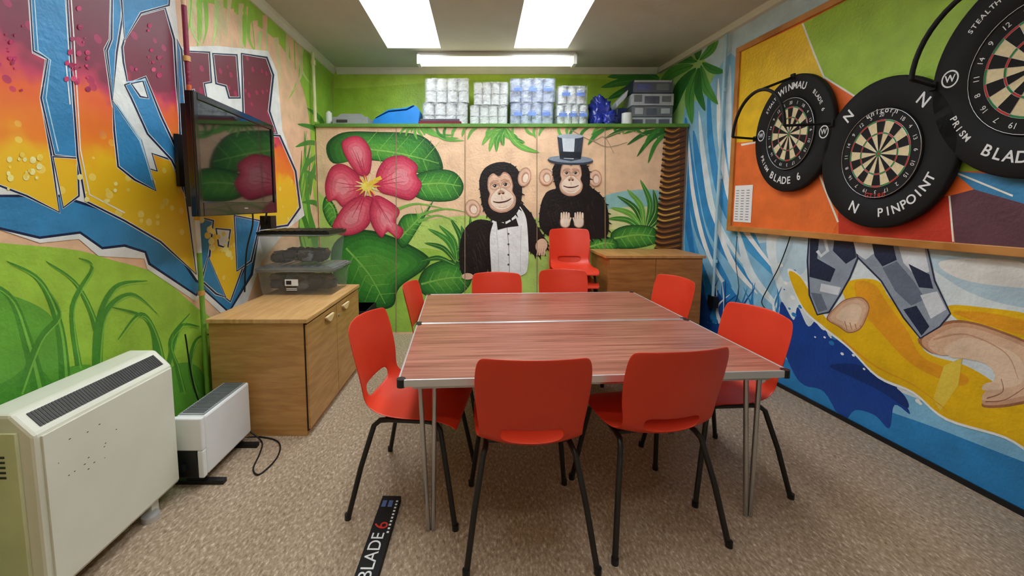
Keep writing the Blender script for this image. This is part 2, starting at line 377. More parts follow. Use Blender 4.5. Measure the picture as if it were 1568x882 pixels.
# ------------------------------------------------------------------ built-in cupboards and jungle mural
lk = MB(); peach = paint("F4CBA4")
def lkp(y0, g): return [(XL+0.012, y0), (xr(y0)-g, y0), (xr(YB)-g, YB-0.012), (XL+0.012, YB-0.012)]
lk.prism(lkp(YK, 0.02), 0, ZK-0.035, peach, 'z'); lk.prism(lkp(YK-0.025, 0.02), ZK-0.035, ZK, paint("5F8F36"), 'z')
J = Mural(on_locker)
J.add([(470,300),(560,360),(640,340),(720,330),(860,335),(1010,330),(1060,340),(1060,540),(470,540)], "BAD86E")
J.add([(490,420),(560,440),(640,380),(720,420),(720,540),(480,540)], "A2CC50")
J.add([(925,300),(1010,292),(1012,330),(925,338)], "98CCC8"); J.add([(925,322),(1010,318),(1012,345),(925,350)], "DEE0A2")
G1, G2, G3, G4 = "3F8A34", "2B6B2B", "6DAF45", "1E5226"
def bigleaf(pts, a, b):
    J.shade(pts, [G4, G2, "357A30", G1, "4A963A", "5BA23E"], [1.0, 0.94, 0.86, 0.76, 0.6, 0.42])
    J.stroke([a, ((a[0]+b[0])/2+4, (a[1]+b[1])/2-4), b], 3, 1, "8CC35A")
    for k in range(1, 6):
        t = k/6; m = (a[0]+(b[0]-a[0])*t, a[1]+(b[1]-a[1])*t); dx, dy = b[0]-a[0], b[1]-a[1]; l = sqrt(dx*dx+dy*dy); r = l*0.24
        for sg in (-1, 1): J.stroke([m, (m[0]+dx/l*r*0.6-sg*dy/l*r, m[1]+dy/l*r*0.6+sg*dx/l*r)], 1.6, 0.4, "7DB850")
bigleaf([(500,222),(525,203),(580,202),(640,206),(668,228),(678,262),(650,268),(600,250),(550,245),(510,250)], (530,225), (672,250))
bigleaf([(625,275),(660,260),(695,263),(710,285),(697,306),(655,308),(630,296)], (630,284), (706,285))
bigleaf([(512,372),(550,352),(600,362),(655,392),(650,412),(612,440),(600,470),(560,472),(528,450),(508,412)], (530,380), (590,465))
bigleaf([(640,440),(650,412),(682,398),(712,406),(722,430),(702,452),(660,455)], (645,435), (716,425))
bigleaf([(500,300),(515,320),(520,350),(505,345),(494,320)], (500,305), (515,345))
bigleaf([(618,330),(650,325),(668,300),(640,350),(618,380),(606,360)], (612,365), (655,320))
for a, b, w in (((700,400),(655,350),8),((700,400),(672,345),8),((702,400),(690,335),8),((704,400),(706,345),8),((698,402),(650,372),7),((696,405),(645,400),7),((700,385),(720,330),6)):
    J.leafy(a, b, w, random.choice([G1, G2]), "8CC35A")
for pts in ([(640,330),(680,320),(715,325)], [(640,340),(670,330),(700,340)], [(610,320),(640,312),(690,322)]): J.stroke(pts, 5, 0.5, "7DB850")
for k in range(12): J.leafy((632+k*2, 192), (612+k*9, 200+random.random()*16), 4, G3)
for k in range(9):
    J.leafy((775,196), (738+k*11, 222+12*sin(k)), 8, random.choice([G1, G3, "4F9A3A"]), "A8D06A")
for k in range(22):
    u = 650+k*17; J.leafy((u, 193), (u+random.uniform(-22, 22), 203+random.random()*14), 4, random.choice([G1, G3]))
for a, b in (((1020,196),(955,205)),((1022,198),(960,222)),((1024,198),(975,240)),((1026,198),(992,250)),((1020,194),(940,198)),((1000,196),(925,212)),((980,196),(905,206)),((930,196),(900,222)),((1012,196),(985,228))):
    J.leafy(a, b, 6, random.choice([G1, G2]), None, 0.1)
for pts in ([(870,196),(905,215),(925,210),(940,235)], [(905,214),(930,225),(960,218)], [(925,211),(960,200),(990,208)]): J.stroke(pts, 1.4, 0.8, "A9977A")
for a, b in (((985,350),(945,300)),((985,350),(960,290)),((988,350),(980,275)),((990,350),(1000,290)),((985,352),(935,318)),((985,355),(930,335)),((990,352),(1012,310))):
    J.leafy(a, b, 8, random.choice([G1, G3, G2]), "A8D06A")
bigleaf([(935,358),(960,345),(1000,348),(1008,368),(985,378),(945,380)], (940,365), (1002,362))
bigleaf([(900,372),(925,362),(945,370),(940,385),(905,386)], (903,378), (940,374))
PC = ["A82648", "C43654", "D84460", "E25870", "EA7282", "F2929C"]; PF = [1.0, 0.95, 0.86, 0.74, 0.58, 0.36]
for pts in ([(550,268),(532,245),(523,222),(530,212),(545,208),(558,214),(569,234),(566,265)],
            [(552,272),(528,252),(508,256),(498,282),(502,308),(514,306),(528,318),(553,302)],
            [(576,268),(590,244),(615,238),(632,246),(640,255),(638,268),(646,284),(630,306),(602,300),(580,292)],
            [(553,300),(530,312),(512,338),(510,350),(522,360),(546,358),(566,342),(574,306)],
            [(574,300),(592,305),(612,322),(606,340),(618,352),(610,366),(594,354),(584,364),(570,345),(566,322)]):
    J.shade(pts, PC, PF)
    cu = sum(p[0] for p in pts)/len(pts); cv = sum(p[1] for p in pts)/len(pts)
    for k in (-8, 0, 8): J.stroke([(564, 286), ((564+cu)/2+k*.4, (286+cv)/2+k*.4), (cu+k, cv+k)], 2.5, 0.4, "C23352")
for k in range(14):
    a = 2*pi*k/14; J.stroke([(563,285), (563+20*cos(a), 285+17*sin(a))], 5, 0.5, random.choice(["F6C94A", "F3E7A0"]))
J.ell(562, 286, 8, 7, "F8E06A"); J.stroke([(562,284),(575,276),(584,272)], 5, 6, "F4D04A")
K = "1C1516"; K2 = "3A2E2C"; SK1 = "E9C0A2"; SK2 = "F6DCC6"; SK3 = "C4947A"
def hairy(pts, col=K, n=2):
    J.add(pts, col)
    P = catmull(pts, True, n); cu = sum(p[0] for p in pts)/len(pts); cv = sum(p[1] for p in pts)/len(pts)
    for p in P:
        dx, dy = p[0]-cu, p[1]-cv; l = sqrt(dx*dx+dy*dy) or 1
        J.stroke([(p[0]-dx/l*4, p[1]-dy/l*4), (p[0]+dx/l*3.2+1.5, p[1]+dy/l*3.2+2.5)], 4.5, 0.3, col)
def face(cu, cv, k, rot):
    def T(x, y): return (cu+k*(x*cos(rot)-y*sin(rot)), cv+k*(x*sin(rot)+y*cos(rot)))
    def P(l): return [T(*p) for p in l]
    J.shade(P([(0,-25),(9,-31),(18,-24),(21,-8),(19,2),(23,14),(19,27),(8,34),(0,35),(-8,34),(-19,27),(-23,14),(-19,2),(-21,-8),(-18,-24),(-9,-31)]), [SK3, SK1], [1.0, 0.92])
    for sx in (-1, 1):
        J.ell(*T(sx*9.5,-10), 8*k, 7*k, SK3, rot); J.ell(*T(sx*9.5,-8.8), 6.8*k, 5.2*k, SK1, rot)
        J.ell(*T(sx*9,-10), 4.0*k, 2.4*k, "E8DED2", rot); J.ell(*T(sx*8.8,-10), 2.7*k, 2.4*k, K, rot); J.ell(*T(sx*8.6-1,-11), 0.7*k, 0.7*k, "FFFFFF")
        J.stroke(P([(sx*4.5,-10.5),(sx*9,-13),(sx*13.5,-10)]), 1.3*k, 0.8*k, "6A463A")
        J.stroke(P([(sx*2,-17),(sx*9,-18.5),(sx*17,-15)]), 2.4*k, 1*k, SK3); J.stroke(P([(sx*4,-6),(sx*10,-4.5),(sx*15,-7)]), 1.2*k, 0.5*k, SK3)
    J.shade(P([(-7,-4),(0,-6),(7,-4),(19,8),(19,20),(10,29),(0,31),(-10,29),(-19,20),(-19,8)]), [SK3, SK2], [1.0, 0.95])
    J.stroke(P([(-2,-14),(0,-4),(-5,3)]), 1*k, 1*k, SK3); J.add(P([(-6,2),(0,-2),(6,2),(4,6),(0,4.5),(-4,6)]), SK3)
    for sx in (-1, 1): J.ell(*T(sx*3,3.6), 1.7*k, 1.2*k, K, rot)
    J.stroke(P([(-15,15),(-8,17.5),(0,18),(8,17),(15,14)]), 1.4*k, 1.4*k, "5A2E2A", wm=1.9*k); J.stroke(P([(-7,25),(0,26.5),(7,25)]), 1*k, 0.6*k, SK3)
    J.stroke(P([(0,7),(0,14)]), 0.9*k, 0.7*k, SK3)
def ear(u, v, a, b, rot=0):
    J.ell(u, v, a, b, SK3, rot); J.ell(u, v, a*0.85, b*0.86, SK1, rot); J.ell(u+1, v+1, a*0.55, b*0.6, SK3, rot); J.ell(u+1.5, v+2, a*0.4, b*0.45, SK2, rot)
# tuxedo chimp
hairy([(735,336),(716,345),(706,365),(703,395),(708,420),(722,424),(736,420),(745,420),(752,380),(760,345)])
hairy([(795,312),(812,325),(824,348),(836,368),(838,380),(826,392),(812,384),(808,350)])
for k in range(26):
    u = random.uniform(708, 745); v = random.uniform(350, 410); J.stroke([(u, v), (u+4, v+12)], 1.4, 0.3, K2)
J.ell(716, 423, 9, 5, SK1)
J.add([(752,338),(775,330),(796,312),(806,330),(809,372),(808,408),(800,421),(770,424),(752,418),(748,375)], "F2F1EE")
J.stroke([(776,345),(779,380),(780,420)], 1.2, 1.2, "A9A6A6"); J.stroke([(760,350),(763,385),(764,418)], 1, 0.6, "CFCFD4"); J.stroke([(798,345),(797,385),(797,416)], 1, 0.6, "CFCFD4")
for v in (358, 374, 390, 405): J.ell(778.5, v, 1.6, 1.6, "555055")
J.stroke([(752,340),(747,365),(750,418)], 7, 5, K); J.stroke([(797,312),(808,335),(811,385)], 6, 3, K)
hairy([(736,300),(734,276),(742,258),(760,249),(780,250),(794,262),(799,284),(798,308),(790,328),(772,340),(752,336),(740,320)])
ear(724, 319, 12, 14, -0.3); ear(803, 271, 10, 15, 0.25)
face(767, 293, 0.93, -0.13)
J.add([(760,338),(775,343),(790,334),(794,346),(777,348),(762,352)], K, False)
J.ell(829, 376, 9, 11, SK1, 0.3)
for k in range(4): J.stroke([(824+k*3.4, 380), (822+k*3.6, 391)], 3, 2, SK1); 
for k in range(3): J.stroke([(825.6+k*3.4, 380), (824+k*3.6, 390)], 0.7, 0.5, SK3)
# top hat chimp
hairy([(846,290),(832,302),(826,325),(827,348),(842,362),(870,366),(905,366),(928,362),(932,340),(928,312),(915,294),(895,286)])
for k in range(40):
    u = random.uniform(832, 925); v = random.uniform(300, 352); J.stroke([(u, v), (u+3, v+10)], 1.3, 0.3, K2)
ear(836, 271, 11, 13); ear(911, 273, 10, 13)
hairy([(848,276),(846,258),(856,246),(875,242),(893,247),(902,262),(902,284),(892,298),(874,303),(856,296)])
face(874, 273, 0.78, 0)
J.ell(873, 246, 35, 7, "3B4350", 0.03); J.ell(873, 244, 34, 5.5, "8E99A6", 0.03)
J.add([(853,208),(893,210),(889,244),(874,247),(857,244)], "39404C", False)
J.add([(860,209),(880,210),(878,244),(863,243)], "D2DAE0", False); J.add([(856,232),(890,233),(889,243),(857,242)], "23272F", False); J.ell(873, 209, 20, 3.6, "AEB8C2")
for cu_ in (865, 886):
    J.shade([(cu_-7,334),(cu_,329),(cu_+7,334),(cu_+7,345),(cu_,349),(cu_-7,345)], [SK3, SK2], [1, 0.85])
    for k in range(4):
        J.stroke([(cu_-5.5+k*3.6, 334), (cu_-5.6+k*3.7, 324+abs(k-1.5))], 3.2, 2.2, SK2); J.stroke([(cu_-3.7+k*3.6, 335), (cu_-3.8+k*3.7, 327)], 0.6, 0.5, SK3)
    J.stroke([(cu_+(6 if cu_ < 875 else -6), 340), (cu_+(9 if cu_ < 875 else -9), 333)], 3, 2, SK2)
# palm trunk
J.add([(1020,180),(1060,180),(1060,300),(1060,400),(1003,400),(1004,370),(1010,320),(1016,260)], "6A3E1A", False)
for k in range(24):
    v = 190+k*8.5; ul = 1020-(v-190)*0.085
    J.stroke([(ul-3, v+3), (ul+10, v+7), (1048, v+1)], 3.2, 2, "3A2210"); J.stroke([(ul-2, v), (ul+10, v+3.5), (1040, v-2)], 2.6, 1.6, random.choice(["C4862E", "A0682A", "E0AC48"]))
for u in (607, 712, 822, 926): J.stroke([(u, 192), (u, 300), (u, 520)], 1.1, 1.1, "9C8464", smooth=False)
for u in (660, 768): J.stroke([(u, 215), (u, 222)], 1.0, 1.0, "8A7458", smooth=False)
J.build(lk); lk.obj("storage_cupboards", recalc=False)
B = Mural(on_back)
B.add([(500,100),(1030,90),(1030,130),(900,120),(700,124),(500,135)], "B6D64C")
for a, b in (((1012,125),(930,118)),((1012,128),(920,134)),((1012,132),(930,152)),((1012,134),(950,170)),((1014,134),(975,180)),((1012,122),(945,108)),((1015,130),(995,185))):
    B.leafy(a, b, 13, random.choice(["2F7A33", "3F8A3A"]), "6DAF45", 0.08)
B.build(WB); WB.obj("wall_back", recalc=False)

# ------------------------------------------------------------------ right wall mural
R = Mural(on_right)
R.add([(1010,20),(1112,5),(1200,-80),(1090,-80),(1005,60),(1000,200),(1048,210),(1070,150),(1105,120)], "A6CF7A")
R.add([(1045,190),(1075,150),(1128,90),(1140,360),(1240,360),(1240,560),(1180,600),(1100,560),(1046,520)], "8EC4E2")
for pts, w in (([(1050,180),(1056,260),(1075,360),(1120,440)],16), ([(1062,200),(1075,280),(1100,370),(1170,450)],14), ([(1085,130),(1090,230),(1115,330),(1180,410)],10),
               ([(1045,300),(1058,380),(1090,450)],18), ([(1110,200),(1112,300),(1140,370),(1210,440)],12), ([(1150,350),(1170,400),(1230,450)],12), ([(1048,240),(1052,330),(1066,420)],9)):
    R.stroke(pts, 2, 2, random.choice(["3A92D0", "4AA4DC", "2F80C0"]), wm=w)
for pts, w in (([(1070,170),(1080,260),(1098,340),(1150,420)],9), ([(1054,210),(1062,300),(1085,390),(1130,470)],6), ([(1100,120),(1104,220),(1128,330),(1200,430)],9), ([(1130,352),(1150,420),(1200,480)],12), ([(1090,320),(1120,400),(1160,450)],8), ([(1118,100),(1116,200),(1124,300)],9)):
    R.stroke(pts, 1, 1, random.choice(["F6F8F8", "E0EEF4"]), wm=w)
R.add([(1180,352),(1300,345),(1620,385),(1700,700),(1560,690),(1400,610),(1290,560),(1220,500),(1190,440)], "E2EBEE")
R.add([(1420,385),(1620,380),(1650,470),(1560,470),(1470,440)], "BCD4E0"); R.add([(1440,400),(1560,400),(1600,440),(1480,430)], "EAE8E2"); R.add([(1190,365),(1236,362),(1236,410),(1200,430)], "C4DCE8")
R.add([(1060,410),(1080,440),(1075,400),(1100,460),(1110,430),(1150,480),(1200,500),(1260,560),(1340,600),(1440,640),(1560,700),(1700,800),(1700,960),(1560,800),(1360,690),(1190,600),(1100,570),(1062,560)], "2E86C6")
R.add([(1180,480),(1240,530),(1330,580),(1440,625),(1600,700),(1600,718),(1430,654),(1320,614),(1220,562),(1170,512)], "86C2E4")
R.add([(1066,440),(1085,462),(1095,440),(1120,478),(1150,482),(1190,510),(1200,560),(1150,575),(1090,545),(1064,520)], "1B4E98", True)
R.add([(1196,462),(1215,490),(1222,470),(1238,500),(1256,484),(1272,518),(1296,506),(1312,536),(1332,548),(1340,566),(1368,580),(1376,600),(1394,634),(1370,620),(1362,656),(1340,636),(1310,628),(1290,644),(1262,600),(1232,590),(1215,570),(1196,520)], "1A469A")
R.add([(1270,560),(1310,580),(1350,600),(1390,625),(1380,600),(1320,560)], "143478")
for k in range(70):
    u = random.uniform(1190, 1420); v = 440+(u-1190)*0.62+random.uniform(-45, 45); r = random.uniform(1, 3.2)
    R.ell(u, v, r*1.5, r, random.choice(["1D4F9C", "FFFFFF", "2F88C8", "FFFFFF"]), 0.6)
for k in range(22):
    u = 1065+random.random()*135; R.stroke([(u, 495), (u+random.uniform(-8, 12), 470), (u+random.uniform(-10, 18), 425+random.random()*30)], 6, 0.5, random.choice(["1B4E98", "F0F5F8", "2F88C8"]))
YL = "F5C01A"; OR = "F0A426"
R.add([(1206,414),(1222,418),(1246,452),(1268,486),(1262,506),(1240,480),(1222,452)], "FFFFFF")
R.add([(1208,418),(1226,424),(1245,455),(1270,490),(1296,470),(1290,440),(1310,428),(1345,430),(1362,455),(1398,500),(1420,540),(1480,560),(1530,590),(1600,640),(1600,705),(1540,672),(1450,644),(1400,604),(1345,579),(1300,534),(1262,504),(1230,474)], "FFFFFF")
R.add([(1208,418),(1226,424),(1245,455),(1270,490),(1296,470),(1290,440),(1310,428),(1345,430),(1362,455),(1398,500),(1420,540),(1480,560),(1530,590),(1600,640),(1600,700),(1540,668),(1450,640),(1400,600),(1345,575),(1300,530),(1262,500),(1230,470)], YL)
R.add([(1450,470),(1500,470),(1600,490),(1660,560),(1640,640),(1560,560),(1540,520),(1480,498)], YL)
R.add([(1460,478),(1520,480),(1600,500),(1600,520),(1520,500)], OR)
R.add([(1310,432),(1340,436),(1358,462),(1392,510),(1415,548),(1480,575),(1470,590),(1400,560),(1350,510),(1318,470)], OR)
R.add([(1430,610),(1446,560),(1474,548),(1468,590),(1440,630)], "F9D450", False); R.stroke([(1290,520),(1340,560),(1400,590),(1450,628)], 3, 1, OR)
def skin(p): R.shade(p, ["A9714F", "D8A684", "E8BF9E", "F3D3B4"], [1, 0.94, 0.84, 0.6])
skin([(1266,488),(1280,470),(1296,458),(1320,455),(1332,468),(1328,486),(1318,504),(1300,510),(1284,500)])
for k in range(4): R.stroke([(1294+k*8, 492+2*k), (1298+k*7, 506-k)], 1.2, 0.8, "A9714F")
skin([(1406,520),(1430,500),(1470,490),(1530,505),(1600,540),(1610,600),(1560,620),(1508,624),(1510,608),(1536,598),(1530,570),(1500,552),(1450,542),(1425,540)])
R.stroke([(1430,520),(1480,512),(1540,540),(1560,580)], 3, 1, "D29E7E"); R.stroke([(1510,615),(1540,612),(1575,590)], 2, 1, "A87058"); R.stroke([(1512,610),(1536,600),(1534,580)], 2, 1, "A87058")
GR = "98A2B0"; DG = "26314C"; LG_ = "DDE1E6"; MG = "6B7688"
LEG1 = [(1240,352),(1306,350),(1314,395),(1302,425),(1288,450),(1270,478),(1252,482),(1240,452),(1237,400)]
LEG2 = [(1296,350),(1365,360),(1420,375),(1432,430),(1456,480),(1440,500),(1410,518),(1384,486),(1350,430),(1312,392)]
for LEG in (LEG2, LEG1): R.add(LEG, GR, False); R.stroke(LEG, 2.6, 2.6, DG, closed=True, smooth=False)
R.add([(1241,356),(1256,354),(1252,396),(1280,412),(1272,432),(1240,424)], DG, False)
R.add([(1280,354),(1306,352),(1312,394),(1296,404),(1276,384)], DG, False)
R.add([(1258,434),(1288,440),(1284,452),(1256,446)], LG_, False); R.add([(1242,448),(1258,450),(1268,474),(1254,478)], MG, False)
R.stroke([(1262,360),(1268,384),(1258,392),(1252,384)], 5, 5, LG_, smooth=False)
R.add([(1304,356),(1332,362),(1344,384),(1326,398),(1312,388)], LG_, False)
R.add([(1334,364),(1366,366),(1374,398),(1352,408),(1340,392)], DG, False); R.add([(1352,410),(1374,400),(1400,430),(1418,458),(1396,468),(1372,446)], MG, False)
R.add([(1374,368),(1416,378),(1424,416),(1404,424),(1384,402)], LG_, False); R.add([(1392,404),(1424,420),(1430,442),(1408,440)], DG, False)
R.add([(1384,474),(1404,468),(1424,500),(1412,514)], DG, False); R.add([(1410,452),(1436,446),(1450,474),(1426,488)], LG_, False)
for a, b, w in (((1062,100),(1010,130),16),((1064,96),(1020,80),14),((1068,92),(1058,42),14),((1072,92),(1100,50),12),((1066,104),(1030,175),16),((1070,104),(1060,190),14),((1074,100),(1100,160),14),((1076,96),(1110,110),12),((1068,94),(1012,100),12),((1072,104),(1080,170),12)):
    R.leafy(a, b, w, random.choice(["2F7A33", "3F8E3A", "55A044"]), "2A6A2C", 0.1)
R.build(WR); WR.obj("wall_right", recalc=False)

# ------------------------------------------------------------------ framed dart panel on right wall
def RM(y, z, off=0.0):
    o = Vector((xr(y), y, z))+NR*off
    return Matrix(((DR.x, 0, NR.x, o.x), (DR.y, 0, NR.y, o.y), (0, 1, 0, o.z), (0, 0, 0, 1)))
pE = empty("framed_backboard")
fy0, fy1, fz0, fz1 = 3.62, 1.5, 1.25, 2.775
wd = (fy0-fy1)*sqrt(1+0.1137**2); MF = RM(fy0, fz0, 0.0)
mb = MB(); mb.box((0, 0, 0.012), (wd, fz1-fz0, 0.032), paint("EE6E30"))
fw = wood("pine_frame", "B0702F", "CE8E4C", (3, 3, 3)); w = 0.045
def on_panel(u, v, o):
    x, y, z = on_right(u, v, 0); y = cl(y, fy1, fy0); z = cl(z, fz0, fz1); return (xr(y)+NR.x*(0.0325+o), y+NR.y*(0.0325+o), z)
mb.obj("panel", pE, M=MF)
mb = MB()
mb.box((-w, -w, 0.008), (wd+w, 0, 0.052), fw); mb.box((-w, fz1-fz0, 0.008), (wd+w, fz1-fz0+w, 0.052), fw)
mb.box((-w, 0, 0.008), (0, fz1-fz0, 0.052), fw); mb.box((wd, 0, 0.008), (wd+w, fz1-fz0, 0.052), fw)
mb.obj("frame", pE, bevel=0.004, M=MF)
Pm = Mural(on_panel, 0.0006)
Pm.add([(1100,60),(1140,78),(1235,36),(1268,118),(1235,190),(1180,215),(1100,225)], "F4C61E", False)
Pm.add([(1235,36),(1330,-60),(1800,-400),(1800,230),(1560,262),(1466,262),(1400,200),(1268,118)], "9EC236", False)
Pm.add([(1466,262),(1640,275),(1640,330),(1500,290)], "3D88B8", False)
Pm.add([(1462,300),(1500,290),(1640,330),(1640,420),(1470,380)], "64404C", False)
Pm.add([(1290,320),(1460,300),(1468,380),(1290,370)], "C83A26", False)
Pm.add([(1100,225),(1180,215),(1235,190),(1290,340),(1280,370),(1100,350)], "EE7434", False)
for pts in ([(1235,36),(1252,80),(1268,118),(1235,190),(1180,215),(1140,222)], [(1462,300),(1468,370)], [(1268,118),(1400,200),(1466,262),(1560,300)], [(1235,190),(1262,270),(1290,340)]):
    Pm.stroke(pts, 3, 3, "F2EDE0", smooth=False)
pm = MB(); Pm.build(pm); pm.obj("panel_paint", pE, recalc=False)
mb = MB(); mb.box((0.02, 0.04, 0.036), (0.22, 0.36, 0.0375), mat("paper", "F2F2F0", 0.7, 0.02))
ink = mat("ink", "7A7B84", 0.6)
for i in range(3):
    for j in range(12): mb.box((0.035+i*0.06, 0.06+j*0.023, 0.0376), (0.035+i*0.06+0.035, 0.066+j*0.023, 0.0379), ink)
mb.obj("score_sheet", pE, M=MF)

cream = mat("sisal_cream", "E6D4A8", 0.8, 0.08, 60); sblk = mat("sisal_black", "1B1A1A", 0.85); sred = mat("sisal_red", "C8302A", 0.7); sgrn = mat("sisal_green", "2E8A48", 0.7)
foam = mat("foam_black", "121214", 0.75, 0.1); wtext = mat("white_print", "ECECEC", 0.5, 0.02); rtext = mat("red_print", "D03028", 0.5, 0.02); wire = mat("wire_steel", "C9C9CC", 0.25, metal=0.9)
def dartboard(y, z, rs, rb, sx, style, ringlight):
    E = empty("dartboard", RM(y, z, 0.054) @ Matrix.Diagonal((sx, 1, 1, 1)))
    def child(mb, n, **k):
        o = mb.obj(n, **k); o.parent = E; return o
    th = 0.04
    mb = MB(); n = 72
    prof = [(rb, 0.0), (rs, 0.0), (rs, th-0.01), (rs-0.012, th), (rb+0.006, th), (rb, th-0.006)]
    vs = [(r*sin(2*pi*k/n), r*cos(2*pi*k/n), q) for k in range(n) for r, q in prof]; m_ = len(prof)
    mb.add(vs, [(k*m_+i, k*m_+(i+1) % m_, ((k+1) % n)*m_+(i+1) % m_, ((k+1) % n)*m_+i) for k in range(n) for i in range(m_)], foam, True)
    child(mb, "surround")
    mb = MB(); mb.add([(rb*sin(2*pi*k/n), rb*cos(2*pi*k/n), q) for q in (0.002, th+0.006) for k in range(n)], [list(range(n))[::-1], list(range(n, 2*n))]+[(k, (k+1) % n, n+(k+1) % n, n+k) for k in range(n)], sblk)
    s = rb*0.755/0.170; z0 = th+0.0065
    for k in range(20):
        a0 = 2*pi*(k-0.5)/20; a1 = a0+2*pi/20; dk = k % 2 == 0
        for r0, r1, c in ((0.016, 0.099, sblk if dk else cream), (0.099, 0.107, sred if dk else sgrn), (0.107, 0.162, sblk if dk else cream), (0.162, 0.170, sred if dk else sgrn)):
            mb.ring(r0*s, r1*s, z0, c, 4, a0, a1)
    mb.ring(0.0064*s, 0.016*s, z0, sgrn, 24); mb.ring(0, 0.0064*s, z0+0.0003, sred, 24)
    child(mb, "scoring_face", recalc=False)
    mb = MB()
    for r in (0.016, 0.099, 0.107, 0.162, 0.170): mb.tube([(r*s*sin(2*pi*k/48), r*s*cos(2*pi*k/48), z0+0.001) for k in range(49)], 0.0009, wire, 4, False)
    for k in range(20):
        a = 2*pi*(k-0.5)/20; mb.tube([(0.016*s*sin(a), 0.016*s*cos(a), z0+0.001), (0.17*s*sin(a), 0.17*s*cos(a), z0+0.001)], 0.0009, wire, 4, False)
    mb.tube([(rb*0.985*sin(2*pi*k/48), rb*0.985*cos(2*pi*k/48), z0+0.003) for k in range(49)], 0.0025, wire, 5, False)
    child(mb, "spider_wire")
    for k, nn in enumerate((20,1,18,4,13,6,10,15,2,17,3,19,7,16,8,11,14,9,12,5)):
        a = 2*pi*k/20; text(str(nn), rb*0.125, Matrix.Translation((rb*0.86*sin(a), rb*0.86*cos(a), z0+0.001)) @ Matrix.Rotation(-a, 4, 'Z'), wtext, E, "number")
    rm = (rs+rb)/2
    for s_, ang, size, m in style:
        fl = pi if 95 < ang % 360 < 265 else 0
        r_ = rm
        if s_.startswith("@"): s_ = s_[1:]; r_ = rb*0.955
        n_ = len(s_); step = size*0.70/r_
        for i_, ch in enumerate(s_):
            o_ = (i_-(n_-1)/2)*step; a = radians(ang)+(-o_ if fl else o_)
            if ch != " ": text(ch, size, Matrix.Translation((r_*sin(a), r_*cos(a), (z0 if r_ < rb else th)+0.0012)) @ Matrix.Rotation(-a+fl, 4, 'Z'), m, E, "printing", bold=0.0012*size/0.07)
    if ringlight:
        mb = MB(); off = 0.31; rr = rs*0.72; pts = []
        for k in range(25):
            a = radians(-88+176*k/24); pts.append((rr*sin(a), rr*cos(a), off))
        mb.tube(pts, 0.012, foam, 8)
        for a in (-88, 88, 0):
            a = radians(a); mb.tube([(rr*sin(a), rr*cos(a), off), (rs*0.97*sin(a), rs*0.97*cos(a), th*0.9)], 0.009, foam, 8)
            mb.box((rs*0.97*sin(a)-0.02, rs*0.97*cos(a)-0.02, th-0.002), (rs*0.97*sin(a)+0.02, rs*0.97*cos(a)+0.02, th+0.012), foam)
        child(mb, "light_ring")
    return E
bl = [("BLADE 6", 185, 0.075, wtext), ("WINMAU", 0, 0.07, wtext), ("STEALTH", 318, 0.035, wtext), ("PRISM", 235, 0.045, wtext), ("BLADE 6", 55, 0.04, wtext)]
def wlogo(E, rs, rb, th=0.04):
    for ang in (95, 275):
        a = radians(ang); r = (rs+rb)/2; mb = MB(); mb.ring(0.036, 0.044, th+0.001, wtext, 24); o = mb.obj("emblem", recalc=False); o.parent = E; o.matrix_local = Matrix.Translation((r*sin(a), r*cos(a), 0))
        text("W", 0.05, Matrix.Translation((r*sin(a), r*cos(a), th+0.0012)), wtext, E, "printing", 0.001)
E1 = dartboard(3.02, 1.965, 0.425, 0.262, 0.77, bl, True); wlogo(E1, 0.425, 0.262)
dartboard(2.405, 1.745, 0.44, 0.262, 0.82, [("N", 317, 0.09, wtext), ("N", 205, 0.09, wtext), ("PINPOINT", 145, 0.072, wtext), ("N", 42, 0.09, wtext), ("@unicorn", 0, 0.045, wtext), ("@GT180", 180, 0.04, rtext)], False)
E3 = dartboard(1.795, 2.05, 0.49, 0.30, 0.80, bl, True); wlogo(E3, 0.49, 0.30)
mb = MB()
mb.tube([on_right(*p, 0.022) for p in catmull([(1214,362),(1208,380),(1196,410),(1180,440),(1170,462),(1178,475)], False, 4)], 0.004, black, 6)
mb.tube([on_right(*p, 0.022) for p in catmull([(1132,362),(1130,400),(1134,450),(1112,492)], False, 4)], 0.003, black, 6)
mb.obj("lighting_cable")
mb = MB(); yy = on_right(1106, 300, 0)[1]
pb = paint("AED2E2"); mb.tube([(xr(yy)-0.04, yy, 0.55), (xr(yy)-0.04, yy, ZC-0.07)], 0.014, pb, 10)
for z in (0.9, 1.7, 2.5): mb.cyl((xr(yy)-0.034, yy, z), 0.02, 0.03, pb, 12)
mb.box((xr(yy)-0.06, yy-0.05, 0.45), (xr(yy)-0.014, yy+0.05, 0.56), black); mb.obj("conduit_pipe")
mb = MB(); y1 = on_left(285, 250, 0)[1]
for z0, z1, c in ((0.12, 1.15, "7FB040"), (1.15, 1.35, WHT), (1.35, 1.8, "EDB52A"), (1.8, 2.15, "D8622E"), (2.15, 2.6, "8C2440"), (2.6, ZC-0.07, "F0C39C")):
    mb.tube([(XL+0.045, y1, z0), (XL+0.045, y1, z1)], 0.014, paint(c), 10)
for z in (0.9, 1.6, 2.3): mb.cyl((XL+0.043, y1, z), 0.019, 0.03, paint("D8A25A"), 12)
mb.obj("conduit_pipe")
mb = MB(); mb.tube([(XL+0.05, 4.25, ZK+0.0), (XL+0.05, 4.25, ZC-0.07)], 0.017, paint("DEDEA8"), 10); mb.cyl((XL+0.05, 4.25, 2.9), 0.024, 0.05, paint("DEDEA8"), 12); mb.obj("conduit_pipe")

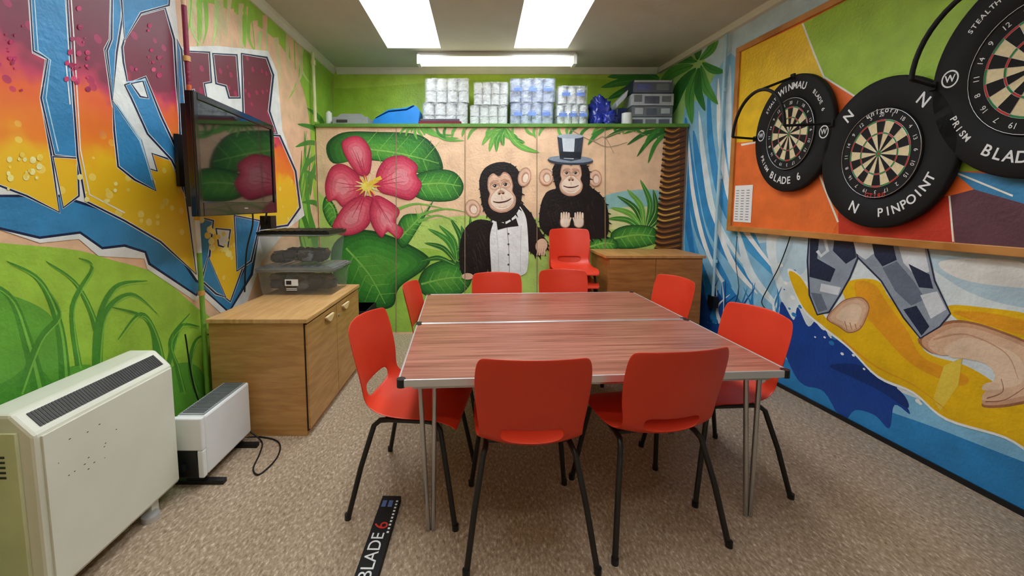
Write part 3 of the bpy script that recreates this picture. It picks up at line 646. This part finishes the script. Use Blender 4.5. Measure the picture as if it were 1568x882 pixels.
# ------------------------------------------------------------------ fluorescent fitting and added fill batten
def batten(x0, x1, y, tube):
    mb = MB()
    mb.box((x0, y-0.04, ZC-0.045), (x1, y+0.04, ZC), white); mb.box((x0-0.004, y-0.07, ZC-0.13), (x0+0.03, y+0.07, ZC-0.03), white); mb.box((x1-0.03, y-0.07, ZC-0.13), (x1+0.004, y+0.07, ZC-0.03), white)
    mb.box((x0, y-0.068, ZC-0.052), (x1, y+0.068, ZC-0.040), white)
    mb.prism([(y-0.062, ZC-0.053), (y-0.062, ZC-0.10), (y-0.04, ZC-0.122), (y+0.04, ZC-0.122), (y+0.062, ZC-0.10), (y+0.062, ZC-0.053)], x0+0.03, x1-0.03, tube, 'x')
    mb.obj("fluorescent_light")
batten(-0.67, 1.03, 4.47, emit("fluorescent_diffuser", "FFF3C4", 2.2)); batten(-0.5, 1.2, 0.2, emit("fill_light_diffuser", "FFF6DC", 10))  # second batten: fill lamp added overhead, out of view, to brighten the room

# ------------------------------------------------------------------ furniture
red = mat("red_polypropylene", "D83A20", 0.36, 0.04, 5, bump=0.12, bscale=300, spec=0.45)
legm = mat("dark_metal_leg", "2E2B2A", 0.35, 0.1, metal=0.4)
def chair_meshes():
    prof = [(0.225,0.415),(0.215,0.442),(0.13,0.452),(0.02,0.440),(-0.09,0.434),(-0.165,0.445),(-0.205,0.478),(-0.222,0.535),(-0.238,0.60),(-0.26,0.70),(-0.283,0.79),(-0.292,0.83)]
    wid = [0.195,0.21,0.215,0.213,0.208,0.20,0.193,0.196,0.206,0.214,0.210,0.192]
    S = [-1,-0.86,-0.6,-0.3,0,0.3,0.6,0.86,1]
    vs = []; fs = []
    for i, ((y, z), w) in enumerate(zip(prof, wid)):
        t = max(0, min(1, (i-4)/4))
        for s in S:
            e = s*s
            yy = y+0.05*e*t; zz = z+(0.014*e*(1-t) if i > 1 else -0.004*e)+(0.03*e*max(0, 1-abs(i-5.5)/2.0))
            if i == 11: zz -= 0.010*e
            vs.append((s*w, yy, zz))
    n = len(S)
    for i in range(len(prof)-1):
        for j in range(n-1):
            if i == 6 and 2 <= j <= 5: continue
            fs.append((i*n+j, i*n+j+1, (i+1)*n+j+1, (i+1)*n+j))
    me = bpy.data.meshes.new("seat_shell"); me.from_pydata(vs, [], fs); me.materials.append(red)
    for p in me.polygons: p.use_smooth = True
    mb = MB(); r = 0.0115
    for sx in (-1, 1):
        pts = [(sx*0.225,0.225,0.0),(sx*0.198,0.185,0.22),(sx*0.175,0.15,0.40),(sx*0.168,0.13,0.422),(sx*0.165,0.10,0.428),(sx*0.165,-0.08,0.420),(sx*0.168,-0.12,0.415),(sx*0.178,-0.145,0.395),(sx*0.21,-0.195,0.22),(sx*0.242,-0.245,0.0)]
        mb.tube(pts, r, legm, 10)
        for q in (pts[0], pts[-1]): mb.cyl((q[0], q[1], 0.012), 0.014, 0.024, black, 12)
    for y in (0.11, -0.09): mb.tube([(-0.165, y, 0.424), (0.165, y, 0.424)], 0.010, legm, 8)
    o = mb.obj("leg_frame"); lm = o.data; bpy.data.objects.remove(o)
    return me, lm
SH, LG = chair_meshes()
def shell(E, M=None):
    o = bpy.data.objects.new("seat_shell", SH); COL.objects.link(o); o.parent = E
    if M: o.matrix_local = M
    so = o.modifiers.new("thick", 'SOLIDIFY'); so.thickness = 0.006; so.offset = 0
    su = o.modifiers.new("sub", 'SUBSURF'); su.levels = 2; su.render_levels = 2
    l = bpy.data.objects.new("leg_frame", LG); COL.objects.link(l); l.parent = E
    if M: l.matrix_local = M
def chair(x, y, rz, s=1.07):
    E = empty("plastic_chair", TR(x, y, 0, radians(rz), s)); shell(E); return E
chair(0.20, 1.705, 1)        # near left, seen from behind
chair(0.76, 1.79, 9)
chair(-0.31, 1.935, -99)     # left side facing +x
chair(-0.25, 2.86, -94, 1.05)
chair(1.24, 2.07, 98)        # right side
chair(1.31, 3.07, 104, 1.05)
chair(0.145, 3.18, 180, 1.03)    # far side
chair(0.74, 3.29, 179, 1.04)
E = empty("stacked_plastic_chairs", TR(0.92, 3.87, 0, radians(178), 1.0))
for k in range(4): shell(E, Matrix.Translation((0, -0.012*k, 0.122*k)))

ttop = wood("rosewood_laminate", "844A3A", "B0725E", (1.3, 34, 3), 0.3)
def table(cx, cy, rz):
    E = empty("folding_table", TR(cx, cy, 0, rz)); hw, hd = 0.845, 0.386; z1 = 0.72
    mb = MB(); mb.box((-hw, -hd, z1-0.026), (hw, hd, z1), ttop); mb.obj("tabletop", E)
    mb = MB(); t = 0.008
    mb.box((-hw-t, -hd-t, z1-0.03), (hw+t, -hd, z1+0.002), alu); mb.box((-hw-t, hd, z1-0.03), (hw+t, hd+t, z1+0.002), alu)
    mb.box((-hw-t, -hd, z1-0.03), (-hw, hd, z1+0.002), alu); mb.box((hw, -hd, z1-0.03), (hw+t, hd, z1+0.002), alu); mb.obj("edge_trim", E, bevel=0.002)
    mb = MB()
    for sx in (-1, 1):
        for sy in (-1, 1): mb.cyl((sx*(hw-0.006), sy*(hd-0.006), z1-0.015), 0.019, 0.035, black, 16)
    mb.obj("corner_caps", E, bevel=0.002)
    mb = MB()
    for sx in (-1, 1):
        x = sx*(hw-0.11)
        for sy in (-1, 1):
            y = sy*(hd-0.06)
            mb.tube([(x-0.032, y, z1-0.035), (x-0.004, y+sy*0.01, 0.05), (x-0.002, y+sy*0.01, 0.0)], 0.0105, steel, 10)
            mb.tube([(x+0.032, y, z1-0.035), (x+0.02, y+sy*0.01, 0.05), (x+0.019, y+sy*0.01, 0.0)], 0.0105, steel, 10)
        mb.tube([(x, -hd+0.05, z1-0.045), (x, hd-0.05, z1-0.045)], 0.012, steel, 8)
        mb.tube([(x, -0.05, z1-0.04), (sx*0.35, 0, z1-0.035)], 0.007, steel, 8)
    mb.box((-hw+0.05, -hd+0.03, z1-0.055), (hw-0.05, -hd+0.045, z1-0.026), steel); mb.box((-hw+0.05, hd-0.045, z1-0.055), (hw-0.05, hd-0.03, z1-0.026), steel)
    mb.obj("legs", E)
a = radians(3.2); c0 = Vector((0.465, 2.43))
for sg in (-1, 1):
    off = sg*0.397; table(c0.x-sin(a)*off, c0.y+cos(a)*off, a)

# oak cupboard (left)
mb = MB(); x0, x1, y0, y1 = -1.66, -1.06, 2.38, 3.42; dk = mat("dark_gap", "2A1E12", 0.8)
mb.box((x0, y0, 0.0), (x1-0.022, y1, 0.725), oak); mb.box((x0-0.01, y0-0.012, 0.725), (x1+0.008, y1+0.01, 0.75), oak2)
ym = 2.885
mb.box((x1-0.0215, y0+0.004, 0.03), (x1-0.012, y1-0.004, 0.722), dk)
mb.box((x1-0.012, y0+0.003, 0.045), (x1, ym-0.004, 0.712), oak); mb.box((x1-0.012, ym+0.004, 0.045), (x1, y1-0.003, 0.712), oak)
hm = mat("handle_wood", "EBCB96", 0.4)
for yc in (ym-0.16, ym+0.17):
    prof = [(yc-0.065+0.13*k/12, 0.668-0.034*sin(pi*k/12)) for k in range(13)]
    mb.prism(prof+[(yc+0.065, 0.678), (yc-0.065, 0.678)], x1, x1+0.020, hm, 'x')
    mb.box((x1+0.0005, yc-0.06, 0.679), (x1+0.004, yc+0.06, 0.684), dk)
mb.cyl((x1+0.002, ym+0.045, 0.62), 0.011, 0.006, steel, 12, 'x')
mb.obj("oak_cupboard", bevel=0.0015)
# storage bins
cb = clear("smoky_clear_plastic", "B4B6B4", 0.20, 0.1); cbl = clear("smoky_clear_lid", "8E908E", 0.72, 0.2); inner = mat("dark_contents", "242222", 0.7, 0.4, 20); inner2 = mat("contents_brown", "6A4A38", 0.8, 0.4, 20); inner3 = mat("contents_grey", "66686C", 0.6, 0.3, 12)
def bin_(z, x0, x1, y0, y1, h, lidm, label, nfill):
    mb = MB(); t = 0.035
    def ringv(x0, x1, y0, y1, z): return [(x0, y0, z), (x1, y0, z), (x1, y1, z), (x0, y1, z)]
    vs = ringv(x0+t, x1-t, y0+t, y1-t, z)+ringv(x0+0.012, x1-0.012, y0+0.012, y1-0.012, z+h-0.02)
    mb.add(vs, [(3,2,1,0),(0,1,5,4),(1,2,6,5),(2,3,7,6),(3,0,4,7)], cb)
    mb.tube([(x0+0.008,y0+0.008,z+h-0.034),(x1-0.008,y0+0.008,z+h-0.034),(x1-0.008,y1-0.008,z+h-0.034),(x0+0.008,y1-0.008,z+h-0.034),(x0+0.008,y0+0.008,z+h-0.034)], 0.007, cbl, 6)
    mb.box((x0, y0, z+h-0.026), (x1, y1, z+h-0.008), lidm); mb.box((x0+0.02, y0+0.02, z+h-0.008), (x1-0.02, y1-0.02, z+h), lidm)
    for k in range(9):
        xx = x0+0.05+(x1-x0-0.1)*k/8; mb.box((xx-0.008, y0+0.03, z+h), (xx+0.008, y1-0.03, z+h+0.003), lidm)
    for k in range(nfill):
        mb.blob((random.uniform(x0+0.09, x1-0.09), random.uniform(y0+0.09, y1-0.09), z+0.045+random.random()*(0.07 if nfill > 26 else 0.04)), (0.055, 0.045, 0.035), random.choice([inner, inner, inner2, inner3, inner]), k, flat=z+0.004)
    if label:
        mb.box((x0+0.22, y0+0.010, z+0.075), (x0+0.32, y0+0.014, z+0.125), wtext); mb.box((x0+0.23, y0+0.009, z+0.085), (x0+0.27, y0+0.010, z+0.115), inner)
        for k in range(2): mb.box((x0+0.23, y0+0.009, z+0.04+k*0.012), (x0+0.31, y0+0.012, z+0.045+k*0.012), wtext)
    return mb.obj("storage_box")
bin_(0.75, -1.71, -1.11, 2.99, 3.40, 0.22, cbl, True, 44); bin_(0.975, -1.69, -1.14, 3.0, 3.39, 0.27, black, False, 26)
# right cabinet
ck = wood("walnut_veneer", "9C602C", "B87A40", (2, 2, 14)); ckt = wood("walnut_top", "B47E48", "CE9458", (12, 2, 2))
mb = MB(); mb.box((1.22, 3.76, 0), (2.12, 4.32, 0.935), ck); mb.box((1.19, 3.74, 0.935), (2.14, 4.32, 0.96), ckt)
mb.box((1.23, 3.745, 0.03), (1.668, 3.76, 0.925), ck); mb.box((1.672, 3.745, 0.03), (2.11, 3.76, 0.925), ck)
mb.cyl((1.64, 3.74, 0.6), 0.012, 0.02, steel, 12, 'y'); mb.cyl((1.70, 3.74, 0.6), 0.012, 0.02, steel, 12, 'y')
mb.obj("wooden_cabinet", bevel=0.002)

# television
tv = empty("television"); a0 = Vector((-1.43, 2.02)); a1 = Vector((-1.50, 2.93)); d = (a1-a0); wtv = d.length; d.normalize(); nrm = Vector((d.y, -d.x))
zt = 2.01; zb = 1.385
Mt = Matrix(((d.x, 0, nrm.x, a0.x), (d.y, 0, nrm.y, a0.y), (0, 1, 0, zb), (0, 0, 0, 1)))
gl = mat("gloss_black_bezel", "101012", 0.12, 0.02, coat=0.3); scr = mat("lcd_screen", "0B0B0D", 0.06, 0.02, spec=0.6, coat=0.5)
mb = MB(); hh = zt-zb
mb.box((0, 0, -0.03), (wtv, hh, 0.0), gl)
mb.box((0, 0, 0), (0.035, hh, 0.012), gl); mb.box((wtv-0.035, 0, 0), (wtv, hh, 0.012), gl); mb.box((0.035, hh-0.035, 0), (wtv-0.035, hh, 0.012), gl); mb.box((0.035, 0, 0), (wtv-0.035, 0.075, 0.012), gl)
mb.box((0.06, 0.05, -0.09), (wtv-0.06, hh-0.05, -0.03), black)
o = mb.obj("housing", tv, bevel=0.004, M=Mt)
mb = MB(); mb.box((0.035, 0.075, 0.0), (wtv-0.035, hh-0.035, 0.004), scr); mb.obj("screen", tv, M=Mt)
mb = MB(); mb.box((wtv/2-0.012, 0.035, 0.012), (wtv/2+0.03, 0.04, 0.013), alu); mb.obj("badge", tv, M=Mt)
mb = MB(); mc = a0+d*wtv*0.45-nrm*0.09
mb.box((XL+0.015, mc.y-0.1, 1.55), (XL+0.035, mc.y+0.1, 1.85), black); mb.tube([(XL+0.03, mc.y, 1.7), (mc.x, mc.y, 1.7)], 0.025, black, 10); mb.box((mc.x-0.01, mc.y-0.12, 1.6), (mc.x+0.012, mc.y+0.12, 1.8), black)
for q in ([(-1.52,2.85,1.40),(-1.56,2.9,1.34),(-1.60,2.98,1.30)], [(-1.54,2.7,1.42),(-1.60,2.8,1.30),(-1.70,2.88,1.1),(-1.74,2.9,0.8)]): mb.tube(catmull(q, False, 5), 0.006, black, 6)
mb.box((-1.64, 2.97, 1.262), (-1.56, 3.05, 1.36), black)
mb.obj("wall_bracket", tv)

# heaters
crem = mat("cream_enamel", "E4E2D0", 0.4, 0.05, 3); grl = mat("grille_dark", "3A3836", 0.5)
hE = empty("storage_heater")
mb = MB(); hx0, hx1, hy0, hy1 = -1.70, -1.50, 1.275, 1.88; zt = 0.745
mb.prism([(hx0, 0.07), (hx0, zt), (hx1-0.075, zt), (hx1, zt-0.075), (hx1, 0.07)], hy0, hy1, crem)
mb.obj("casing", hE, bevel=0.012)
mb = MB(); mb.prism([(hx1, 0.09), (hx1, zt-0.085), (hx1+0.008, zt-0.085), (hx1+0.008, 0.09)], hy0+0.02, hy1-0.015, crem)
ag = mat("cream_aged", "D9D8AC", 0.45, 0.1, 5)
mb.box((hx0+0.02, hy0-0.012, 0.10), (hx1-0.05, hy0, zt-0.06), ag)
for k in range(5): mb.box((hx0+0.05, hy0-0.014, 0.60-k*0.018), (hx1-0.09, hy0-0.0115, 0.608-k*0.018), grl)
mb.obj("front_panel", hE, bevel=0.003)
mb = MB()
for k in range(48):
    y = hy0+0.04+k*(hy1-hy0-0.08)/47
    c = Vector((hx1-0.0375, y, zt-0.0375)); M = Matrix.Translation(c) @ Matrix.Rotation(radians(45), 4, 'Y')
    mb.box((-0.032, -0.0040, 0.0), (0.032, 0.0040, 0.003), grl, M)
mb.obj("outlet_grille", hE)
mb = MB()
for y in (hy0+0.08, hy1-0.12): mb.box((hx0+0.02, y-0.02, 0.0), (hx1-0.03, y+0.02, 0.08), crem)
mb.cyl((hx1-0.02, hy1-0.16, 0.012), 0.035, 0.024, alu, 16)
chip = mat("chipped_paint", "4A4640", 0.7)
for k in range(14): 
    y = random.uniform(hy0+0.05, hy0+0.3); z = random.uniform(0.42, 0.60); mb.box((hx1+0.008, y, z), (hx1+0.0086, y+random.uniform(0.002, 0.008), z+0.003), chip)
mb.obj("feet", hE)
cE = empty("convector_heater"); wh = mat("white_enamel", "ECEDEB", 0.35, 0.03); gy = mat("grey_vent", "9A9D9E", 0.4)
mb = MB(); x0, x1, y0, y1, z0, z1 = -1.55, -1.40, 1.91, 2.33, 0.06, 0.375
mb.box((x0, y0+0.03, z0), (x1, y1, z1), wh); mb.obj("casing", cE, bevel=0.012)
mb = MB(); mb.box((x0, y0, z0+0.0), (x1-0.03, y0+0.03, z1-0.17), black); mb.box((x1-0.03, y0, z0), (x1-0.001, y0+0.03, z1-0.17), wh); mb.box((x0, y0, z1-0.17), (x1-0.001, y0+0.03, z1), wh)
mb.cyl((x0+0.05, y0-0.004, z0+0.06), 0.018, 0.02, black, 16, 'y'); mb.obj("control_end", cE, bevel=0.006)
mb = MB(); mb.box((x0+0.01, y0+0.04, z1), (x1-0.01, y1-0.02, z1+0.004), gy)
for k in range(24): y = y0+0.055+k*0.0145; mb.box((x0+0.02, y, z1+0.004), (x1-0.02, y+0.005, z1+0.007), mat("vent_slot", "5A5C5E", 0.5))
mb.obj("top_vents", cE)
mb = MB()
for y in (y0+0.05, y1-0.06): mb.box((x0-0.04, y-0.015, 0), (x1+0.07, y+0.015, 0.022), black); mb.box((x0+0.03, y-0.012, 0.02), (x1-0.03, y+0.012, z0+0.005), black)
mb.obj("feet", cE)
mb = MB(); mb.tube(catmull([(-1.42,2.345,0.05),(-1.33,2.31,0.006),(-1.28,2.2,0.006),(-1.24,2.06,0.006),(-1.18,2.02,0.006),(-1.16,2.16,0.006),(-1.22,2.30,0.006),(-1.36,2.36,0.006),(-1.60,2.36,0.02),(-1.70,2.30,0.3),(-1.70,2.24,0.7)], False, 6), 0.0045, black, 6); mb.obj("power_cable")

# oche strip on floor
mb = MB(); mb.box((-0.045, -0.30, 0), (0.045, 0.27, 0.028), foam)
for k in range(10): mb.box((0.028, 0.05+k*0.02, 0.028), (0.038, 0.06+k*0.02, 0.0284), wtext)
for k in range(2): mb.box((-0.035+k*0.03, 0.20, 0.028), (-0.015+k*0.03, 0.24, 0.0284), mat("blue_print", "5C78C0", 0.5, 0.3, 25))
MO = TR(-0.435, 1.56, 0, radians(-1)); oE = empty("dart_oche_strip", MO)
o = mb.obj("strip", bevel=0.002); o.parent = oE
text("BLADE", 0.075, Matrix.Translation((-0.002, -0.06, 0.029)) @ Matrix.Rotation(radians(90), 4, 'Z'), wtext, oE)
text("6", 0.085, Matrix.Translation((-0.002, 0.09, 0.029)) @ Matrix.Rotation(radians(90), 4, 'Z'), rtext, oE)
text("6", 0.075, Matrix.Translation((-0.002, -0.21, 0.029)) @ Matrix.Rotation(radians(90), 4, 'Z'), rtext, oE)

mb = MB(); mb.box((-1.45, 3.75, 0), (-1.1, 4.1, 0.42), black); mb.box((-1.46, 3.74, 0.36), (-1.09, 4.11, 0.42), foam)
for k in range(6): mb.box((-1.43+k*0.055, 3.735, 0.06), (-1.40+k*0.055, 3.751, 0.32), foam)
mb.obj("black_crate", bevel=0.004)

# ------------------------------------------------------------------ things on top of the cupboards
roll = mat("tissue_paper", "DEDEDC", 0.9, 0.06, 30, bump=0.4, bscale=80); core = mat("cardboard_core", "B59A78", 0.8)
wrap = clear("clear_wrap", "F0F3F6", 0.30, 0.07); wrapb = clear("clear_wrap_blue", "B8C6EA", 0.40, 0.07); prb = mat("blue_print2", "6F8AD2", 0.5, 0.3, 25)
def tissue(x0, x1, y0, y1, z0, z1, cols, rows, label=None, wr=None):
    mb = MB(); dxx = (x1-x0)/cols; dz = (z1-z0)/rows; r = dxx/2*0.98; nd = max(1, int((y1-y0)/dxx))
    for i in range(cols):
        for j in range(rows):
            for k in range(nd):
                jx = random.uniform(-0.006, 0.006); jy = random.uniform(0, 0.01); c = (x0+dxx*(i+0.5)+jx, y0+dxx*(k+0.5)+jy, z0+dz*(j+0.5))
                mb.cyl(c, r*0.97, dz*0.92, roll, 20)
    # crinkled film draped round the rolls, with pinched ears at the top
    n = 36; q_ = 22; vs = []; fs = []
    for a in range(n+1):
        for b in range(q_+1):
            xx = x0+(x1-x0)*a/n; zz = z0+(z1-z0)*b/q_; ph = ((xx-x0)/dxx) % 1.0
            bulge = -0.012-r*0.55*0+0.022*(abs(ph-0.5)*2)**2
            p = Vector((xx, y0, zz)); nz = noise.noise(p*22)*0.012+noise.noise(p*60)*0.005
            vs.append((xx, y0+bulge+nz, zz))
    for a in range(n):
        for b in range(q_): fs.append((a*(q_+1)+b, (a+1)*(q_+1)+b, (a+1)*(q_+1)+b+1, a*(q_+1)+b+1))
    mb.add(vs, fs, wr or wrap)
    mb.add([(x0-0.004,y0-0.01,z0),(x0-0.004,y1,z0),(x0-0.004,y1,z1+0.006),(x0-0.004,y0-0.01,z1+0.006),(x1+0.004,y0-0.01,z0),(x1+0.004,y1,z0),(x1+0.004,y1,z1+0.006),(x1+0.004,y0-0.01,z1+0.006)], [(0,1,2,3),(4,5,6,7),(3,2,6,7)], wr or wrap)
    for k in range(6):
        xx = random.uniform(x0+0.04, x1-0.04); mb.blob((xx, y0+0.02, z1-0.002), (0.035, 0.02, 0.010), wrap, k, 0.4)
    if label:
        for k in range(label):
            xx = x0+(x1-x0)*(k+0.5)/label; zz = (z0+z1)/2
            mb.box((xx-0.045, y0-0.036, zz-0.018), (xx+0.045, y0-0.035, zz+0.02), prb); mb.box((xx-0.03, y0-0.037, zz+0.028), (xx+0.03, y0-0.035, zz+0.036), prb)
    return mb.obj("toilet_roll_pack")
Z = ZK
tissue(-0.63, -0.135, 4.49, 4.80, Z, Z+0.25, 4, 2); tissue(-0.60, -0.125, 4.49, 4.80, Z+0.262, Z+0.51, 4, 2)
tissue(-0.11, 0.30, 4.48, 4.80, Z, Z+0.22, 4, 2); tissue(-0.07, 0.31, 4.49, 4.80, Z+0.235, Z+0.47, 4, 2)
tissue(0.335, 0.80, 4.48, 4.80, Z, Z+0.25, 4, 2, 3, wrapb); tissue(0.33, 0.82, 4.49, 4.80, Z+0.265, Z+0.51, 4, 2, 3, wrapb)
tissue(0.85, 1.18, 4.48, 4.80, Z, Z+0.23, 4, 2, 3); tissue(0.86, 1.17, 4.49, 4.80, Z+0.245, Z+0.43, 3, 1, 2)
navy = mat("navy_bag_plastic", "26379A", 0.25, 0.35, 8, spec=0.8); dkg = mat("dark_grey_pack", "5A5E68", 0.3, 0.3, 8); lgp = mat("light_grey_pack", "C4C7CE", 0.35, 0.15, 10); nv2 = mat("navy_pack", "263057", 0.35, 0.25, 10)
mb = MB(); mb.blob((1.36, 4.62, Z+0.16), (0.105, 0.11, 0.16), navy, 3, 0.28, 36, 24, 3.2, Z+0.002); mb.blob((1.42, 4.47, Z+0.07), (0.07, 0.05, 0.075), navy, 6, 0.3, 28, 18, 4, Z+0.002); mb.blob((1.30, 4.50, Z+0.06), (0.05, 0.05, 0.06), navy, 9, 0.3, 24, 14, 4, Z+0.002); mb.obj("blue_plastic_bag")
mb = MB(); mb.cyl((1.60, 4.44, Z+0.065), 0.055, 0.13, roll, 24); mb.cyl((1.60, 4.44, Z+0.131), 0.018, 0.004, core, 12); mb.obj("toilet_roll")
def pack(x0, x1, y0, y1, z0, z1, m, patches):
    mb = MB()
    mb.box((x0, y0, z0), (x1, y1, z1), m)
    for (a, b, c, d_, mm) in patches: mb.box((x0+(x1-x0)*a, y0-0.003, z0+(z1-z0)*c), (x0+(x1-x0)*b, y0-0.0005, z0+(z1-z0)*d_), mm)
    n = 20; vs = []; fs = []
    for a in range(n+1):
        for b in range(7):
            p = Vector((x0+(x1-x0)*a/n, y0-0.012, z0+(z1-z0)*b/6)); vs.append((p.x, p.y+noise.noise(p*25)*0.012, p.z))
    for a in range(n):
        for b in range(6): fs.append((a*7+b, (a+1)*7+b, (a+1)*7+b+1, a*7+b+1))
    mb.add(vs, fs, clear("film", "E8ECF2", 0.16, 0.06))
    mb.obj("paper_towel_pack", bevel=0.012)
pack(1.67, 2.13, 4.52, 4.80, Z+0.002, Z+0.105, lgp, [(0.05,0.3,0.2,0.8,nv2),(0.36,0.62,0.2,0.8,dkg),(0.68,0.94,0.2,0.8,nv2)])
pack(1.68, 2.13, 4.52, 4.80, Z+0.112, Z+0.225, dkg, [(0.08,0.28,0.25,0.85,lgp),(0.36,0.62,0.15,0.8,nv2),(0.72,0.94,0.3,0.8,lgp)])
pack(1.68, 2.14, 4.52, 4.80, Z+0.235, Z+0.36, lgp, [(0.05,0.24,0.3,0.9,dkg),(0.3,0.66,0.15,0.8,nv2),(0.72,0.94,0.3,0.8,dkg)])
pack(1.69, 2.13, 4.53, 4.80, Z+0.37, Z+0.51, nv2, [(0.03,0.97,0.84,0.97,lgp),(0.1,0.45,0.2,0.7,navy),(0.58,0.9,0.2,0.7,dkg)])
mb = MB(); mb.prism([(1.53, Z+0.22), (1.64, Z+0.34), (1.655, Z+0.42), (1.52, Z+0.28)], 4.56, 4.75, lgp); mb.box((1.53, 4.57, Z), (1.65, 4.74, Z+0.22), nv2); mb.obj("bin_bag_roll", bevel=0.01)
lb = mat("blue_plastic", "1E80D4", 0.35, 0.15)
mb = MB(); mb.prism([(-1.19, Z), (-0.68, Z), (-0.655, Z+0.16), (-0.70, Z+0.22), (-0.80, Z+0.17), (-1.00, Z+0.15), (-1.17, Z+0.07)], 4.46, 4.75, lb); mb.prism([(-1.15, Z+0.085), (-1.0, Z+0.16), (-0.80, Z+0.18), (-0.72, Z+0.225), (-0.81, Z+0.195), (-1.0, Z+0.175)], 4.45, 4.74, lb); mb.obj("blue_folder", bevel=0.006)
mr = mat("maroon_cloth", "7A2434", 0.8)
mb = MB(); mb.box((-0.66, 4.345, Z), (-0.2, 4.43, Z+0.03), mr); mb.box((-0.64, 4.35, Z+0.03), (-0.22, 4.43, Z+0.055), mat("grey_book", "5A5560", 0.7)); mb.obj("maroon_books", bevel=0.005)
gg = mat("grey_case", "9A9E9C", 0.4)
mb = MB(); mb.box((-1.60, 4.42, Z), (-1.22, 4.72, Z+0.09), gg); mb.prism([(-1.57, Z+0.09), (-1.25, Z+0.09), (-1.30, Z+0.13), (-1.52, Z+0.13)], 4.45, 4.70, gg); mb.box((-1.56, 4.415, Z+0.03), (-1.44, 4.42, Z+0.06), grl); mb.obj("laminator", bevel=0.008)
mb = MB(); mb.cyl((-1.67, 4.5, Z+0.075), 0.035, 0.15, white, 18); mb.cyl((-1.67, 4.5, Z+0.155), 0.02, 0.02, roll, 14); mb.obj("plastic_bottle")

w = bpy.data.worlds.new("world"); scene.world = w; w.use_nodes = True
w.node_tree.nodes["Background"].inputs[0].default_value = (0.75, 0.85, 1, 1); w.node_tree.nodes["Background"].inputs[1].default_value = 0.8
scene.view_settings.exposure = 0.16
